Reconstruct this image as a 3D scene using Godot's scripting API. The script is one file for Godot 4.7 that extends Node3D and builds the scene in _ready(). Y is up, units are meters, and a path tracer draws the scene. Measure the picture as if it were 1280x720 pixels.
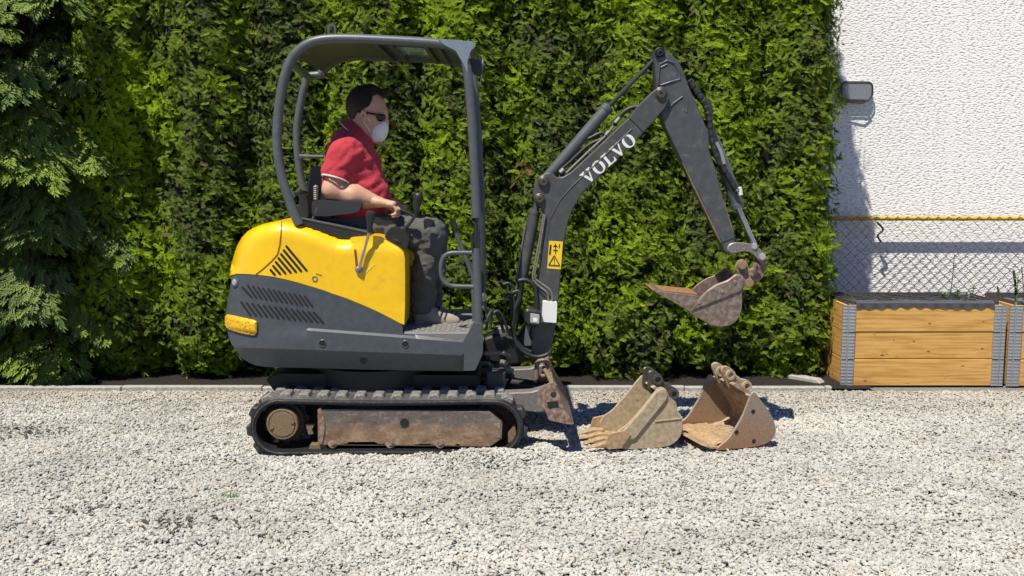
extends Node3D
# Measurements come from the side elevation of the machine; at() turns a place in that elevation and a depth into metres.
const FOCAL := 1250.0
const EYE := Vector3(0, 1.57, 0)
const PITCH := 0.11943
const NEAR := 5.35   # depth of the machine's near side
const MID := 5.83    # depth of its centre plane
const FAR := 6.31
const SUN_RAY := Vector3(0.31, -1.0, -0.44)

var M := {}
var rng := RandomNumberGenerator.new()
var fine := FastNoiseLite.new()
var broad := FastNoiseLite.new()


func at(px: float, py: float, d: float) -> Vector3:
	var y := -(py - 360.0) / FOCAL
	var t := d / (cos(PITCH) + y * sin(PITCH))
	return EYE + Vector3((px - 640.0) / FOCAL * t, (y * cos(PITCH) - sin(PITCH)) * t, -d)


func flat(pts: Array, d: float) -> PackedVector2Array:   # elevation points -> metres in the plane at depth d
	var r := PackedVector2Array()
	for p in pts:
		var v := at(p[0], p[1], d)
		r.append(Vector2(v.x, v.y))
	return r


func path(pts: Array, d: float) -> Array:
	var r := []
	for p in pts:
		r.append(at(p[0], p[1], p[2] if p.size() > 2 else d))
	return r


func curve(pts: Array, n := 5, closed := false) -> Array:   # Catmull-Rom through 2D or 3D points
	var r := []
	var c := pts.size()
	for i in (c if closed else c - 1):
		var p0 = pts[(i - 1 + c) % c] if closed or i > 0 else pts[i]
		var p1 = pts[i]
		var p2 = pts[(i + 1) % c]
		var p3 = pts[(i + 2) % c] if closed or i + 2 < c else pts[(i + 1) % c]
		for k in n:
			var t := k / float(n)
			r.append(0.5 * (2.0 * p1 + (p2 - p0) * t + (2.0 * p0 - 5.0 * p1 + 4.0 * p2 - p3) * t * t + (3.0 * p1 - p0 - 3.0 * p2 + p3) * t * t * t))
	if not closed:
		r.append(pts[c - 1])
	return r


func round2(pts: PackedVector2Array, r: float, n := 3) -> PackedVector2Array:   # round the corners of an outline
	var o := PackedVector2Array()
	var c := pts.size()
	for i in c:
		var a := pts[(i - 1 + c) % c]
		var b := pts[i]
		var e := pts[(i + 1) % c]
		var k := minf(r, minf(a.distance_to(b), b.distance_to(e)) * 0.45)
		var s := b + (a - b).normalized() * k
		var t := b + (e - b).normalized() * k
		for j in n + 1:
			var f := j / float(n)
			o.append(s.lerp(b, f).lerp(b.lerp(t, f), f))
	return o


# ---------- meshes: lists of triangles, normals made per crease ----------
func tri(T: Array, a: Vector3, b: Vector3, c: Vector3):
	T.append(a)
	T.append(b)
	T.append(c)


func quad(T: Array, a: Vector3, b: Vector3, c: Vector3, d: Vector3):
	T.append_array([a, b, c, a, c, d])


func prism(T: Array, pts: PackedVector2Array, z0: float, z1: float, bevel := 0.0, xf := Transform3D()):
	var p := pts.duplicate()
	if Geometry2D.is_polygon_clockwise(p):
		p.reverse()
	var c := p.size()
	var ins := PackedVector2Array()
	for i in c:
		var e0 := (p[i] - p[(i - 1 + c) % c]).normalized()
		var e1 := (p[(i + 1) % c] - p[i]).normalized()
		var n := (Vector2(-e0.y, e0.x) + Vector2(-e1.y, e1.x)).normalized()
		ins.append(p[i] + n * bevel / maxf(0.5, n.dot(Vector2(-e0.y, e0.x))))
	var idx := Geometry2D.triangulate_polygon(ins if bevel > 0 else p)
	var face := ins if bevel > 0 else p
	if idx.is_empty():
		idx = Geometry2D.triangulate_polygon(p)
		face = p
	var hi := maxf(z0, z1)
	var lo := minf(z0, z1)
	for i in range(0, idx.size(), 3):
		var a := face[idx[i]]
		var b := face[idx[i + 1]]
		var e := face[idx[i + 2]]
		if (b - a).cross(e - a) < 0:
			var s := b
			b = e
			e = s
		tri(T, xf * Vector3(a.x, a.y, hi), xf * Vector3(b.x, b.y, hi), xf * Vector3(e.x, e.y, hi))
		tri(T, xf * Vector3(a.x, a.y, lo), xf * Vector3(e.x, e.y, lo), xf * Vector3(b.x, b.y, lo))
	for i in c:
		var j := (i + 1) % c
		var a := Vector3(p[i].x, p[i].y, 0)
		var b := Vector3(p[j].x, p[j].y, 0)
		var h := Vector3(0, 0, hi - bevel)
		var l := Vector3(0, 0, lo + bevel)
		quad(T, xf * (a + l), xf * (b + l), xf * (b + h), xf * (a + h))
		if bevel > 0:
			var fa := Vector3(face[i].x, face[i].y, 0)
			var fb := Vector3(face[j].x, face[j].y, 0)
			quad(T, xf * (a + h), xf * (b + h), xf * (fb + Vector3(0, 0, hi)), xf * (fa + Vector3(0, 0, hi)))
			quad(T, xf * (b + l), xf * (a + l), xf * (fa + Vector3(0, 0, lo)), xf * (fb + Vector3(0, 0, lo)))


func box(T: Array, c: Vector3, s: Vector3, bevel := 0.004, xf := Transform3D()):
	var h := s / 2.0
	var k := minf(bevel, minf(h.x, minf(h.y, h.z)) * 0.5)
	prism(T, round2(PackedVector2Array([Vector2(-h.x, -h.y), Vector2(h.x, -h.y), Vector2(h.x, h.y), Vector2(-h.x, h.y)]), k, 2), -h.z, h.z, k, xf * Transform3D(Basis(), c))


func frame_of(n: Vector3) -> Basis:   # z along n
	var u := Vector3.UP if absf(n.normalized().y) < 0.95 else Vector3.RIGHT
	var x := u.cross(n).normalized()
	return Basis(x, n.normalized().cross(x), n.normalized())


func tube(T: Array, pts: Array, r, sides := 10, closed := false):
	var rings := []
	var c := pts.size()
	var b := Basis()
	for i in c:
		var t: Vector3
		if closed:
			t = pts[(i + 1) % c] - pts[(i - 1 + c) % c]
		else:
			t = pts[mini(i + 1, c - 1)] - pts[maxi(i - 1, 0)]
		t = t.normalized()
		if i == 0:
			b = frame_of(t)
		else:
			var x: Vector3 = (b.x - t * b.x.dot(t)).normalized()
			b = Basis(x, t.cross(x), t)
		var rad: float = r[i] if r is Array else r
		var ring := []
		for k in sides:
			var a := TAU * k / sides
			ring.append(pts[i] + (b.x * cos(a) + b.y * sin(a)) * rad)
		rings.append(ring)
	for i in (c if closed else c - 1):
		var p: Array = rings[i]
		var q: Array = rings[(i + 1) % c]
		for k in sides:
			var j := (k + 1) % sides
			quad(T, p[k], p[j], q[j], q[k])
	if not closed:
		for k in sides:
			var j := (k + 1) % sides
			tri(T, pts[0], rings[0][j], rings[0][k])
			tri(T, pts[c - 1], rings[c - 1][k], rings[c - 1][j])


func lathe(T: Array, o: Vector3, axis: Vector3, prof: Array, sides := 20):   # profile: [radius, height along the axis]
	var b := frame_of(axis)
	for i in prof.size() - 1:
		for k in sides:
			var a := TAU * k / sides
			var e := TAU * (k + 1) / sides
			var u := b.x * cos(a) + b.y * sin(a)
			var v := b.x * cos(e) + b.y * sin(e)
			var p0: Vector3 = o + b.z * prof[i][1]
			var p1: Vector3 = o + b.z * prof[i + 1][1]
			if prof[i][0] > 0:
				tri(T, p0 + u * prof[i][0], p0 + v * prof[i][0], p1 + v * prof[i + 1][0])
			if prof[i + 1][0] > 0:
				tri(T, p0 + u * prof[i][0], p1 + v * prof[i + 1][0], p1 + u * prof[i + 1][0])


func rod(T: Array, a: Vector3, b: Vector3, r: float, sides := 16):
	var l := a.distance_to(b)
	var k := minf(r * 0.15, l * 0.1)
	lathe(T, a, b - a, [[0, 0], [r - k, 0], [r, k], [r, l - k], [r - k, l], [0, l]], sides)


func bolt(T: Array, c: Vector3, r: float, h: float):   # a hexagon head that looks towards +z
	lathe(T, c, Vector3(0, 0, 1), [[r * 1.5, 0], [r * 1.5, h * 0.3], [r * 1.05, h * 0.3], [r, h], [0, h]], 6)


func unique(called: String, parent: Node) -> String:
	if not parent.has_node(called):
		return called
	var i := 1
	while parent.has_node("%s_%03d" % [called, i]):
		i += 1
	return "%s_%03d" % [called, i]


func origin_of(n: Node) -> Vector3:
	var o := Vector3.ZERO
	while n != self and n is Node3D:
		o += n.position
		n = n.get_parent()
	return o


func mesh_of(T: Array, o: Vector3, crease := 35.0, tint = null) -> ArrayMesh:
	var n := T.size() / 3
	var fn := PackedVector3Array()
	var near := {}
	for i in n:
		var a: Vector3 = T[3 * i]
		var b: Vector3 = T[3 * i + 1]
		var c: Vector3 = T[3 * i + 2]
		fn.append((b - a).cross(c - a))
		if crease > 0:
			for p in [a, b, c]:
				var key := Vector3i((p * 20000.0).round())
				if near.has(key):
					near[key].append(i)
				else:
					near[key] = [i]
	var lim := cos(deg_to_rad(crease))
	var pos := PackedVector3Array()
	var nor := PackedVector3Array()
	var col := PackedColorArray()
	for i in n:
		if fn[i].length_squared() < 1e-20:
			continue
		var me := fn[i].normalized()
		for k in [0, 2, 1]:
			var p: Vector3 = T[3 * i + k]
			var s := me
			if crease > 0:
				s = Vector3.ZERO
				for j in near[Vector3i((p * 20000.0).round())]:
					if fn[j].length_squared() > 1e-20 and fn[j].normalized().dot(me) > lim:
						s += fn[j]
				s = s.normalized()
			pos.append(p - o)
			nor.append(s)
			if tint:
				col.append(tint.call(p))
	var arr := []
	arr.resize(Mesh.ARRAY_MAX)
	arr[Mesh.ARRAY_VERTEX] = pos
	arr[Mesh.ARRAY_NORMAL] = nor
	if tint:
		arr[Mesh.ARRAY_COLOR] = col
	var m := ArrayMesh.new()
	m.add_surface_from_arrays(Mesh.PRIMITIVE_TRIANGLES, arr)
	return m


func obj(called: String, T: Array, mat: Material, parent: Node = self, crease := 35.0, tint = null) -> MeshInstance3D:
	var o := MeshInstance3D.new()
	o.name = unique(called, parent)
	o.mesh = mesh_of(T, origin_of(parent), crease, tint)
	o.material_override = mat
	parent.add_child(o, true)
	return o


func thing(called: String, label: String, category: String, where: Vector3, group := "") -> Node3D:
	var o := Node3D.new()
	o.name = unique(called, self)
	o.position = where
	add_child(o, true)
	return tag(o, label, category, group)


func tag(o: Node3D, label: String, category: String, group := "") -> Node3D:
	o.set_meta("label", label)
	o.set_meta("category", category)
	if group:
		o.set_meta("group", group)
	return o


func structure(o: Node3D) -> Node3D:
	o.set_meta("kind", "structure")
	return o


# ---------- materials ----------
func srgb(r: float, g: float, b: float) -> Color:   # linear base colour -> what albedo_color takes
	return Color(r, g, b).linear_to_srgb()


func mat(color: Color, rough := 0.6, metal := 0.0) -> StandardMaterial3D:
	var m := StandardMaterial3D.new()
	m.albedo_color = color
	m.roughness = rough
	m.metallic = metal
	m.cull_mode = BaseMaterial3D.CULL_DISABLED
	return m


func noise_tex(freq: float, octaves: int, ramp: Array, size := 512, seed_ := 1, as_normal := false, bump := 4.0, kind := FastNoiseLite.TYPE_SIMPLEX_SMOOTH) -> NoiseTexture2D:
	var n := FastNoiseLite.new()
	n.noise_type = kind
	n.frequency = freq
	n.fractal_octaves = octaves
	n.seed = seed_
	var t := NoiseTexture2D.new()
	t.width = size
	t.height = size
	t.seamless = true
	t.noise = n
	t.generate_mipmaps = false
	if as_normal:
		t.as_normal_map = true
		t.bump_strength = bump
	elif ramp.size():
		var g := Gradient.new()
		var offs := PackedFloat32Array()
		var cols := PackedColorArray()
		for e in ramp:
			offs.append(e[0])
			cols.append(e[1])
		g.offsets = offs
		g.colors = cols
		t.color_ramp = g
	return t


# a surface with mottling (ramp of colours over noise), world-sized; scale = repeats per metre
func mottled(ramp: Array, rough: float, scale: float, freq := 0.012, metal := 0.0, relief := 0.0, seed_ := 1) -> StandardMaterial3D:
	var m := mat(Color.WHITE, rough, metal)
	m.albedo_texture = noise_tex(freq, 5, ramp, 512, seed_)
	m.uv1_triplanar = true
	m.uv1_world_triplanar = true
	m.uv1_scale = Vector3.ONE * scale
	if relief > 0:
		m.heightmap_enabled = true
		m.heightmap_texture = noise_tex(freq * 2.5, 4, [], 512, seed_ + 7)
		m.heightmap_scale = relief
	return m


func make_materials():
	M.yellow = mottled([[0.0, srgb(0.80, 0.48, 0.004)], [0.55, srgb(0.86, 0.53, 0.004)], [0.82, srgb(0.80, 0.48, 0.010)], [1.0, srgb(0.66, 0.41, 0.03)]], 0.34, 1.3)
	M.yellow.clearcoat_enabled = true
	M.yellow.clearcoat = 0.4
	M.yellow.clearcoat_roughness = 0.15
	M.yellow_worn = mottled([[0.0, srgb(0.75, 0.42, 0.01)], [0.6, srgb(0.8, 0.46, 0.01)], [0.68, srgb(0.35, 0.2, 0.03)], [0.76, srgb(0.10, 0.07, 0.03)], [1.0, srgb(0.07, 0.06, 0.04)]], 0.5, 5.0, 0.02)
	M.grey = mottled([[0.0, srgb(0.048, 0.059, 0.072)], [0.5, srgb(0.060, 0.072, 0.085)], [0.80, srgb(0.068, 0.078, 0.091)], [0.87, srgb(0.10, 0.107, 0.115)], [0.92, srgb(0.062, 0.070, 0.080)]], 0.42, 2.2, 0.016)
	M.frame_grey = mottled([[0.0, srgb(0.070, 0.080, 0.090)], [0.6, srgb(0.085, 0.096, 0.105)], [1.0, srgb(0.11, 0.12, 0.125)]], 0.4, 2.4, 0.014)
	M.boom = mottled([[0.0, srgb(0.050, 0.052, 0.055)], [0.5, srgb(0.064, 0.066, 0.068)], [0.78, srgb(0.074, 0.075, 0.076)], [0.84, srgb(0.12, 0.115, 0.105)], [0.9, srgb(0.07, 0.071, 0.073)]], 0.45, 1.8, 0.014)
	M.arm = mottled([[0.0, srgb(0.050, 0.055, 0.061)], [0.5, srgb(0.066, 0.072, 0.079)], [0.76, srgb(0.078, 0.082, 0.086)], [0.83, srgb(0.16, 0.135, 0.10)], [0.88, srgb(0.08, 0.08, 0.078)]], 0.42, 1.9, 0.016, 0.0, 0.0, 9)
	M.black = mat(srgb(0.012, 0.012, 0.013), 0.55)
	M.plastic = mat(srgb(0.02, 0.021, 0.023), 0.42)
	M.rubber = mottled([[0.0, srgb(0.016, 0.016, 0.017)], [0.55, srgb(0.028, 0.028, 0.03)], [0.8, srgb(0.06, 0.058, 0.054)], [1.0, srgb(0.13, 0.125, 0.115)]], 0.62, 3.0, 0.02, 0.0, 0.15)
	M.dusty_rubber = mottled([[0.0, srgb(0.09, 0.09, 0.088)], [0.5, srgb(0.17, 0.168, 0.158)], [0.8, srgb(0.27, 0.265, 0.245)], [1.0, srgb(0.38, 0.37, 0.34)]], 0.8, 5.0, 0.02, 0.0, 0.2)
	M.steel = mat(srgb(0.5, 0.5, 0.5), 0.22, 0.9)
	M.dull_steel = mottled([[0.0, srgb(0.14, 0.13, 0.12)], [0.6, srgb(0.24, 0.22, 0.20)], [1.0, srgb(0.34, 0.32, 0.30)]], 0.5, 6.0, 0.02, 0.4)
	M.rust = mottled([[0.0, srgb(0.11, 0.06, 0.04)], [0.42, srgb(0.21, 0.14, 0.105)], [0.7, srgb(0.29, 0.215, 0.17)], [1.0, srgb(0.37, 0.30, 0.25)]], 0.62, 4.0, 0.014, 0.15, 0.06)
	M.hub = mottled([[0.0, srgb(0.09, 0.045, 0.025)], [0.4, srgb(0.20, 0.125, 0.07)], [0.7, srgb(0.30, 0.22, 0.13)], [1.0, srgb(0.4, 0.32, 0.2)]], 0.75, 9.0, 0.03, 0.0, 0.3)
	M.worn_bucket = mottled([[0.0, srgb(0.14, 0.08, 0.05)], [0.42, srgb(0.19, 0.145, 0.12)], [0.72, srgb(0.25, 0.205, 0.175)], [1.0, srgb(0.33, 0.28, 0.24)]], 0.5, 4.0, 0.012, 0.25, 0.05)
	M.mud_bucket = mottled([[0.0, srgb(0.24, 0.175, 0.105)], [0.4, srgb(0.36, 0.285, 0.185)], [0.7, srgb(0.41, 0.335, 0.225)], [1.0, srgb(0.5, 0.42, 0.30)]], 0.85, 3.6, 0.014, 0.0, 0.10)
	M.rust_bucket = mottled([[0.0, srgb(0.20, 0.085, 0.035)], [0.36, srgb(0.28, 0.175, 0.10)], [0.55, srgb(0.35, 0.28, 0.205)], [1.0, srgb(0.46, 0.39, 0.30)]], 0.75, 3.6, 0.012, 0.0, 0.08, 5)
	M.ochre = mottled([[0.0, srgb(0.24, 0.14, 0.07)], [0.5, srgb(0.37, 0.25, 0.135)], [1.0, srgb(0.47, 0.37, 0.24)]], 0.85, 4.0, 0.014, 0.0, 0.1)
	M.white = mat(srgb(0.72, 0.73, 0.72), 0.45)
	M.sticker = mat(srgb(0.80, 0.55, 0.03), 0.5)
	M.lens = mat(srgb(0.32, 0.34, 0.36), 0.12)
	M.glass = mat(Color(0.8, 0.9, 0.85, 0.25), 0.08)
	M.glass.transparency = BaseMaterial3D.TRANSPARENCY_ALPHA
	M.tinted = mat(srgb(1, 1, 1), 0.6)
	M.tinted.vertex_color_use_as_albedo = true
	M.tinted_worn = mottled([[0.0, Color(0.7, 0.68, 0.66)], [0.4, Color(0.88, 0.87, 0.86)], [1.0, Color.WHITE]], 0.5, 3.0, 0.03, 0.15, 0.0, 21)
	M.tinted_worn.vertex_color_use_as_albedo = true
	M.tinted_worn.uv1_scale = Vector3(3.0, 6.0, 3.0)
	M.tread_plate = mottled([[0.0, srgb(0.14, 0.14, 0.14)], [0.6, srgb(0.25, 0.25, 0.24)], [1.0, srgb(0.4, 0.38, 0.35)]], 0.6, 12.0, 0.03, 0.2, 0.3)
	M.skin = mottled([[0.0, srgb(0.50, 0.27, 0.19)], [0.6, srgb(0.56, 0.32, 0.225)], [1.0, srgb(0.60, 0.36, 0.26)]], 0.5, 6.0, 0.02)
	M.skin.subsurf_scatter_enabled = true
	M.skin.subsurf_scatter_strength = 0.12
	M.hair = mottled([[0.0, Color(0.55, 0.5, 0.5)], [1.0, Color.WHITE]], 0.6, 16.0, 0.06, 0.0, 0.3)
	M.hair.vertex_color_use_as_albedo = true
	M.shirt = mottled([[0.0, srgb(0.34, 0.018, 0.032)], [0.6, srgb(0.43, 0.026, 0.045)], [1.0, srgb(0.48, 0.04, 0.062)]], 0.85, 7.0, 0.02, 0.0, 0.06)
	M.shirt.rim_enabled = true
	M.shirt.rim = 0.15
	M.trim = mat(srgb(0.65, 0.55, 0.53), 0.8)
	M.trousers = mottled([[0.0, srgb(0.055, 0.055, 0.052)], [0.5, srgb(0.085, 0.085, 0.08)], [1.0, srgb(0.125, 0.123, 0.115)]], 0.9, 7.0, 0.02, 0.0, 0.06)
	M.shoe = mottled([[0.0, srgb(0.20, 0.165, 0.14)], [0.6, srgb(0.32, 0.28, 0.245)], [1.0, srgb(0.4, 0.36, 0.32)]], 0.85, 9.0, 0.03)
	M.shoe_dark = mat(srgb(0.05, 0.025, 0.025), 0.8)
	M.mask = mat(srgb(0.78, 0.78, 0.77), 0.85)
	M.galvanised = mottled([[0.0, srgb(0.25, 0.26, 0.27)], [0.5, srgb(0.37, 0.38, 0.39)], [1.0, srgb(0.5, 0.51, 0.52)]], 0.42, 9.0, 0.03, 0.5, 0.1)
	M.liner = mottled([[0.0, srgb(0.035, 0.038, 0.048)], [1.0, srgb(0.075, 0.08, 0.095)]], 0.55, 9.0, 0.03, 0.0, 0.2)
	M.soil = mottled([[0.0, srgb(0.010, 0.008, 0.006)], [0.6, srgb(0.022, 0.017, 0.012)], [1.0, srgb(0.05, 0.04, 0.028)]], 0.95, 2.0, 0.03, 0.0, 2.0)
	M.concrete = mottled([[0.0, srgb(0.27, 0.26, 0.235)], [0.5, srgb(0.36, 0.35, 0.32)], [1.0, srgb(0.46, 0.45, 0.42)]], 0.9, 2.5, 0.02, 0.0, 0.2)
	M.bark = mottled([[0.0, srgb(0.03, 0.02, 0.014)], [1.0, srgb(0.11, 0.075, 0.05)]], 0.9, 5.0, 0.03, 0.0, 0.8)
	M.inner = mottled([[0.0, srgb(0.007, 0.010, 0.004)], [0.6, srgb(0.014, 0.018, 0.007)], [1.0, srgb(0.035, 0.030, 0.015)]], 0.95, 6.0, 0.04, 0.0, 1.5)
	M.leaf = mat(Color.WHITE, 0.75)
	M.leaf.metallic_specular = 0.25
	M.rust_orange = mottled([[0.0, srgb(0.16, 0.07, 0.03)], [0.5, srgb(0.26, 0.125, 0.055)], [1.0, srgb(0.36, 0.24, 0.14)]], 0.75, 5.0, 0.02)
	M.leaf.vertex_color_use_as_albedo = true
	M.leaf.backlight_enabled = true
	M.leaf.backlight = srgb(0.14, 0.20, 0.012)
	M.stone = mat(Color.WHITE, 0.85)
	M.stone.vertex_color_use_as_albedo = true
	M.ground = mottled([[0.0, srgb(0.20, 0.19, 0.165)], [0.5, srgb(0.36, 0.35, 0.315)], [1.0, srgb(0.5, 0.49, 0.45)]], 0.95, 3.0, 0.06, 0.0, 1.5)
	M.gas_pipe = mottled([[0.0, srgb(0.5, 0.30, 0.03)], [0.6, srgb(0.66, 0.43, 0.05)], [0.75, srgb(0.4, 0.22, 0.03)], [1.0, srgb(0.25, 0.13, 0.03)]], 0.5, 4.0, 0.02)
	M.wire = mat(srgb(0.05, 0.052, 0.052), 0.6)
	M.plaster = mat(Color.WHITE, 0.95)
	M.plaster.albedo_texture = noise_tex(0.035, 3, [[0.0, srgb(0.45, 0.45, 0.44)], [0.2, srgb(0.66, 0.665, 0.66)], [0.34, srgb(0.84, 0.845, 0.84)], [1.0, srgb(0.88, 0.88, 0.87)]], 1024, 8)
	M.plaster.uv1_triplanar = true
	M.plaster.uv1_world_triplanar = true
	M.plaster.uv1_scale = Vector3.ONE * 0.8
	M.seedling = mat(srgb(0.10, 0.22, 0.03), 0.6)
	M.mulch = mottled([[0.0, srgb(0.10, 0.08, 0.06)], [0.5, srgb(0.28, 0.245, 0.20)], [1.0, srgb(0.5, 0.46, 0.39)]], 0.95, 4.0, 0.06, 0.0, 1.5)
	M.scuff = mat(srgb(0.8, 0.68, 0.3), 0.5)
	M.lamp_grey = mat(srgb(0.20, 0.22, 0.25), 0.35)
	M.seam = mat(srgb(0.16, 0.07, 0.004), 0.7)
	M.armrest = mat(srgb(0.030, 0.031, 0.030), 0.45)
	M.roof = mottled([[0.0, srgb(0.045, 0.05, 0.052)], [1.0, srgb(0.075, 0.08, 0.082)]], 0.5, 3.0)
	M.gusset = mottled([[0.0, srgb(0.16, 0.20, 0.25)], [1.0, srgb(0.20, 0.24, 0.29)]], 0.4, 3.0)
	M.dark_steel = mottled([[0.0, srgb(0.04, 0.04, 0.04)], [1.0, srgb(0.13, 0.125, 0.12)]], 0.5, 8.0, 0.02, 0.3)
	M.dark_rust = mottled([[0.0, srgb(0.018, 0.014, 0.012)], [0.6, srgb(0.045, 0.030, 0.022)], [1.0, srgb(0.11, 0.07, 0.045)]], 0.8, 6.0, 0.02, 0.0, 0.3)
	M.arm_grey = mottled([[0.0, srgb(0.11, 0.105, 0.10)], [0.6, srgb(0.16, 0.155, 0.15)], [1.0, srgb(0.22, 0.205, 0.19)]], 0.5, 4.0, 0.02)
	M.dark_block = mat(srgb(0.045, 0.05, 0.045), 0.6)
	M.pin = mottled([[0.0, srgb(0.05, 0.045, 0.042)], [1.0, srgb(0.12, 0.10, 0.09)]], 0.45, 9.0, 0.02, 0.3)
	M.steel_dark = mat(srgb(0.08, 0.08, 0.083), 0.25, 0.6)
	M.hose = mottled([[0.0, srgb(0.012, 0.012, 0.013)], [0.7, srgb(0.026, 0.026, 0.027)], [1.0, srgb(0.06, 0.06, 0.058)]], 0.5, 9.0, 0.04)
	M.lamp_glass = mat(srgb(0.35, 0.36, 0.37), 0.15)
	M.gloss_black = mat(srgb(0.008, 0.008, 0.009), 0.12)
	make_wood()


func make_wood():   # 1.2 m x 0.8 m of pine boards: grain along x, knots
	var w := 1024
	var h := 683
	var im := Image.create(w, h, false, Image.FORMAT_RGB8)
	var n := FastNoiseLite.new()
	n.seed = 5
	n.frequency = 1.0
	n.fractal_octaves = 3
	var r := RandomNumberGenerator.new()
	r.seed = 11
	var knots := []
	for i in 26:
		knots.append([r.randf() * w, r.randf() * h, r.randf_range(4.0, 11.0)])
	for y in h:
		for x in w:
			var yy := float(y)
			var knot := 0.0
			for k in knots:
				var dx: float = (x - k[0]) / (k[2] * 2.2)
				var dy: float = (y - k[1]) / k[2]
				var q := dx * dx + dy * dy
				if q < 16.0:
					yy += dy * k[2] * 1.2 * exp(-q * 0.25)
					knot = maxf(knot, 1.0 - smoothstep(0.12, 0.5, q * 1.4))
			var board := floorf(y / 170.75)
			var g := n.get_noise_2d(x * 0.0016 + board * 31.0, yy * 0.05)
			var f := n.get_noise_2d(x * 0.01, yy * 0.45)
			var b := n.get_noise_2d(x * 0.004 + 90.0, y * 0.012)
			var c := srgb(0.64, 0.385, 0.115).lerp(srgb(0.46, 0.235, 0.055), clampf(0.35 + g * 1.1 + b * 0.5, 0.0, 1.0))
			c = c.lerp(srgb(0.42, 0.19, 0.04), clampf(f * 0.5, 0.0, 0.35))
			c = c.lerp(srgb(0.13, 0.05, 0.015), knot * 0.85)
			im.set_pixel(x, y, c)
	M.wood = mat(Color.WHITE, 0.7)
	M.wood.albedo_texture = ImageTexture.create_from_image(im)
	M.wood.uv1_triplanar = true
	M.wood.uv1_world_triplanar = true
	M.wood.uv1_triplanar_sharpness = 8.0
	M.wood.uv1_scale = Vector3(1 / 1.2, 1 / 0.8, 1 / 1.2)


# ---------- the setting ----------
func ground_h(x: float, z: float) -> float:
	var h := 0.018 * broad.get_noise_2d(x * 60.0, z * 60.0) + 0.011 * broad.get_noise_2d(x * 260.0 + 50, z * 260.0)
	h += 0.055 * exp(-(pow((x + 0.10) / 0.27, 2) + pow((z + 5.25) / 0.15, 2)))       # gravel pushed up against the idler
	h += 0.045 * exp(-(pow((x - 0.17) / 0.10, 2) + pow((z + 5.42) / 0.12, 2)))
	h -= 0.03 * exp(-(pow((x - 0.33) / 0.16, 2) + pow((z + 5.65) / 0.3, 2)))
	h -= 0.014 * exp(-(pow((x + 2.75) / 0.3, 2) + pow((z + 5.75) / 0.12, 2)))
	if z < -6.6:
		h *= clampf((6.95 + z) / 0.35, 0.2, 1.0)
	return h


func make_ground():
	var T := []
	var xs := []
	var zs := []
	for i in 81:
		xs.append(-5.0 + i * 0.125)
	for i in 45:
		zs.append(-1.6 - i * 0.125)
	xs = [-70.0, -20.0] + xs + [20.0, 70.0]
	zs = [60.0, 10.0] + zs + [-12.0, -70.0]
	for i in xs.size() - 1:
		for j in zs.size() - 1:
			var p := []
			for k in [[i, j], [i + 1, j], [i + 1, j + 1], [i, j + 1]]:
				var x: float = xs[k[0]]
				var z: float = zs[k[1]]
				p.append(Vector3(x, (ground_h(x, z) if absf(x) < 6 and z < -1 and z > -6.9 else 0.0) - 0.012, z))
			quad(T, p[0], p[1], p[2], p[3])
	structure(obj("ground", T, M.ground, self, 60.0))


func stone_mesh() -> ArrayMesh:
	var T := []
	var s := SphereMesh.new()
	s.radius = 0.5
	s.height = 1.0
	s.radial_segments = 7
	s.rings = 4
	var a := s.get_mesh_arrays()
	var v: PackedVector3Array = a[Mesh.ARRAY_VERTEX]
	var ix: PackedInt32Array = a[Mesh.ARRAY_INDEX]
	var n := FastNoiseLite.new()
	n.seed = 4
	n.frequency = 1.3
	for i in range(0, ix.size(), 3):
		var q := []
		for k in 3:
			var p: Vector3 = v[ix[i + k]]
			p = p * (1.0 + 0.75 * n.get_noise_3dv(p * 1.5)) 
			p.y = clampf(p.y, -0.34, 0.36) * 0.9
			p.x = clampf(p.x, -0.46, 0.40) + p.y * 0.15
			q.append(p)
		tri(T, q[0], q[2], q[1])
	return mesh_of(T, Vector3.ZERO, 28.0)


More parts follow.
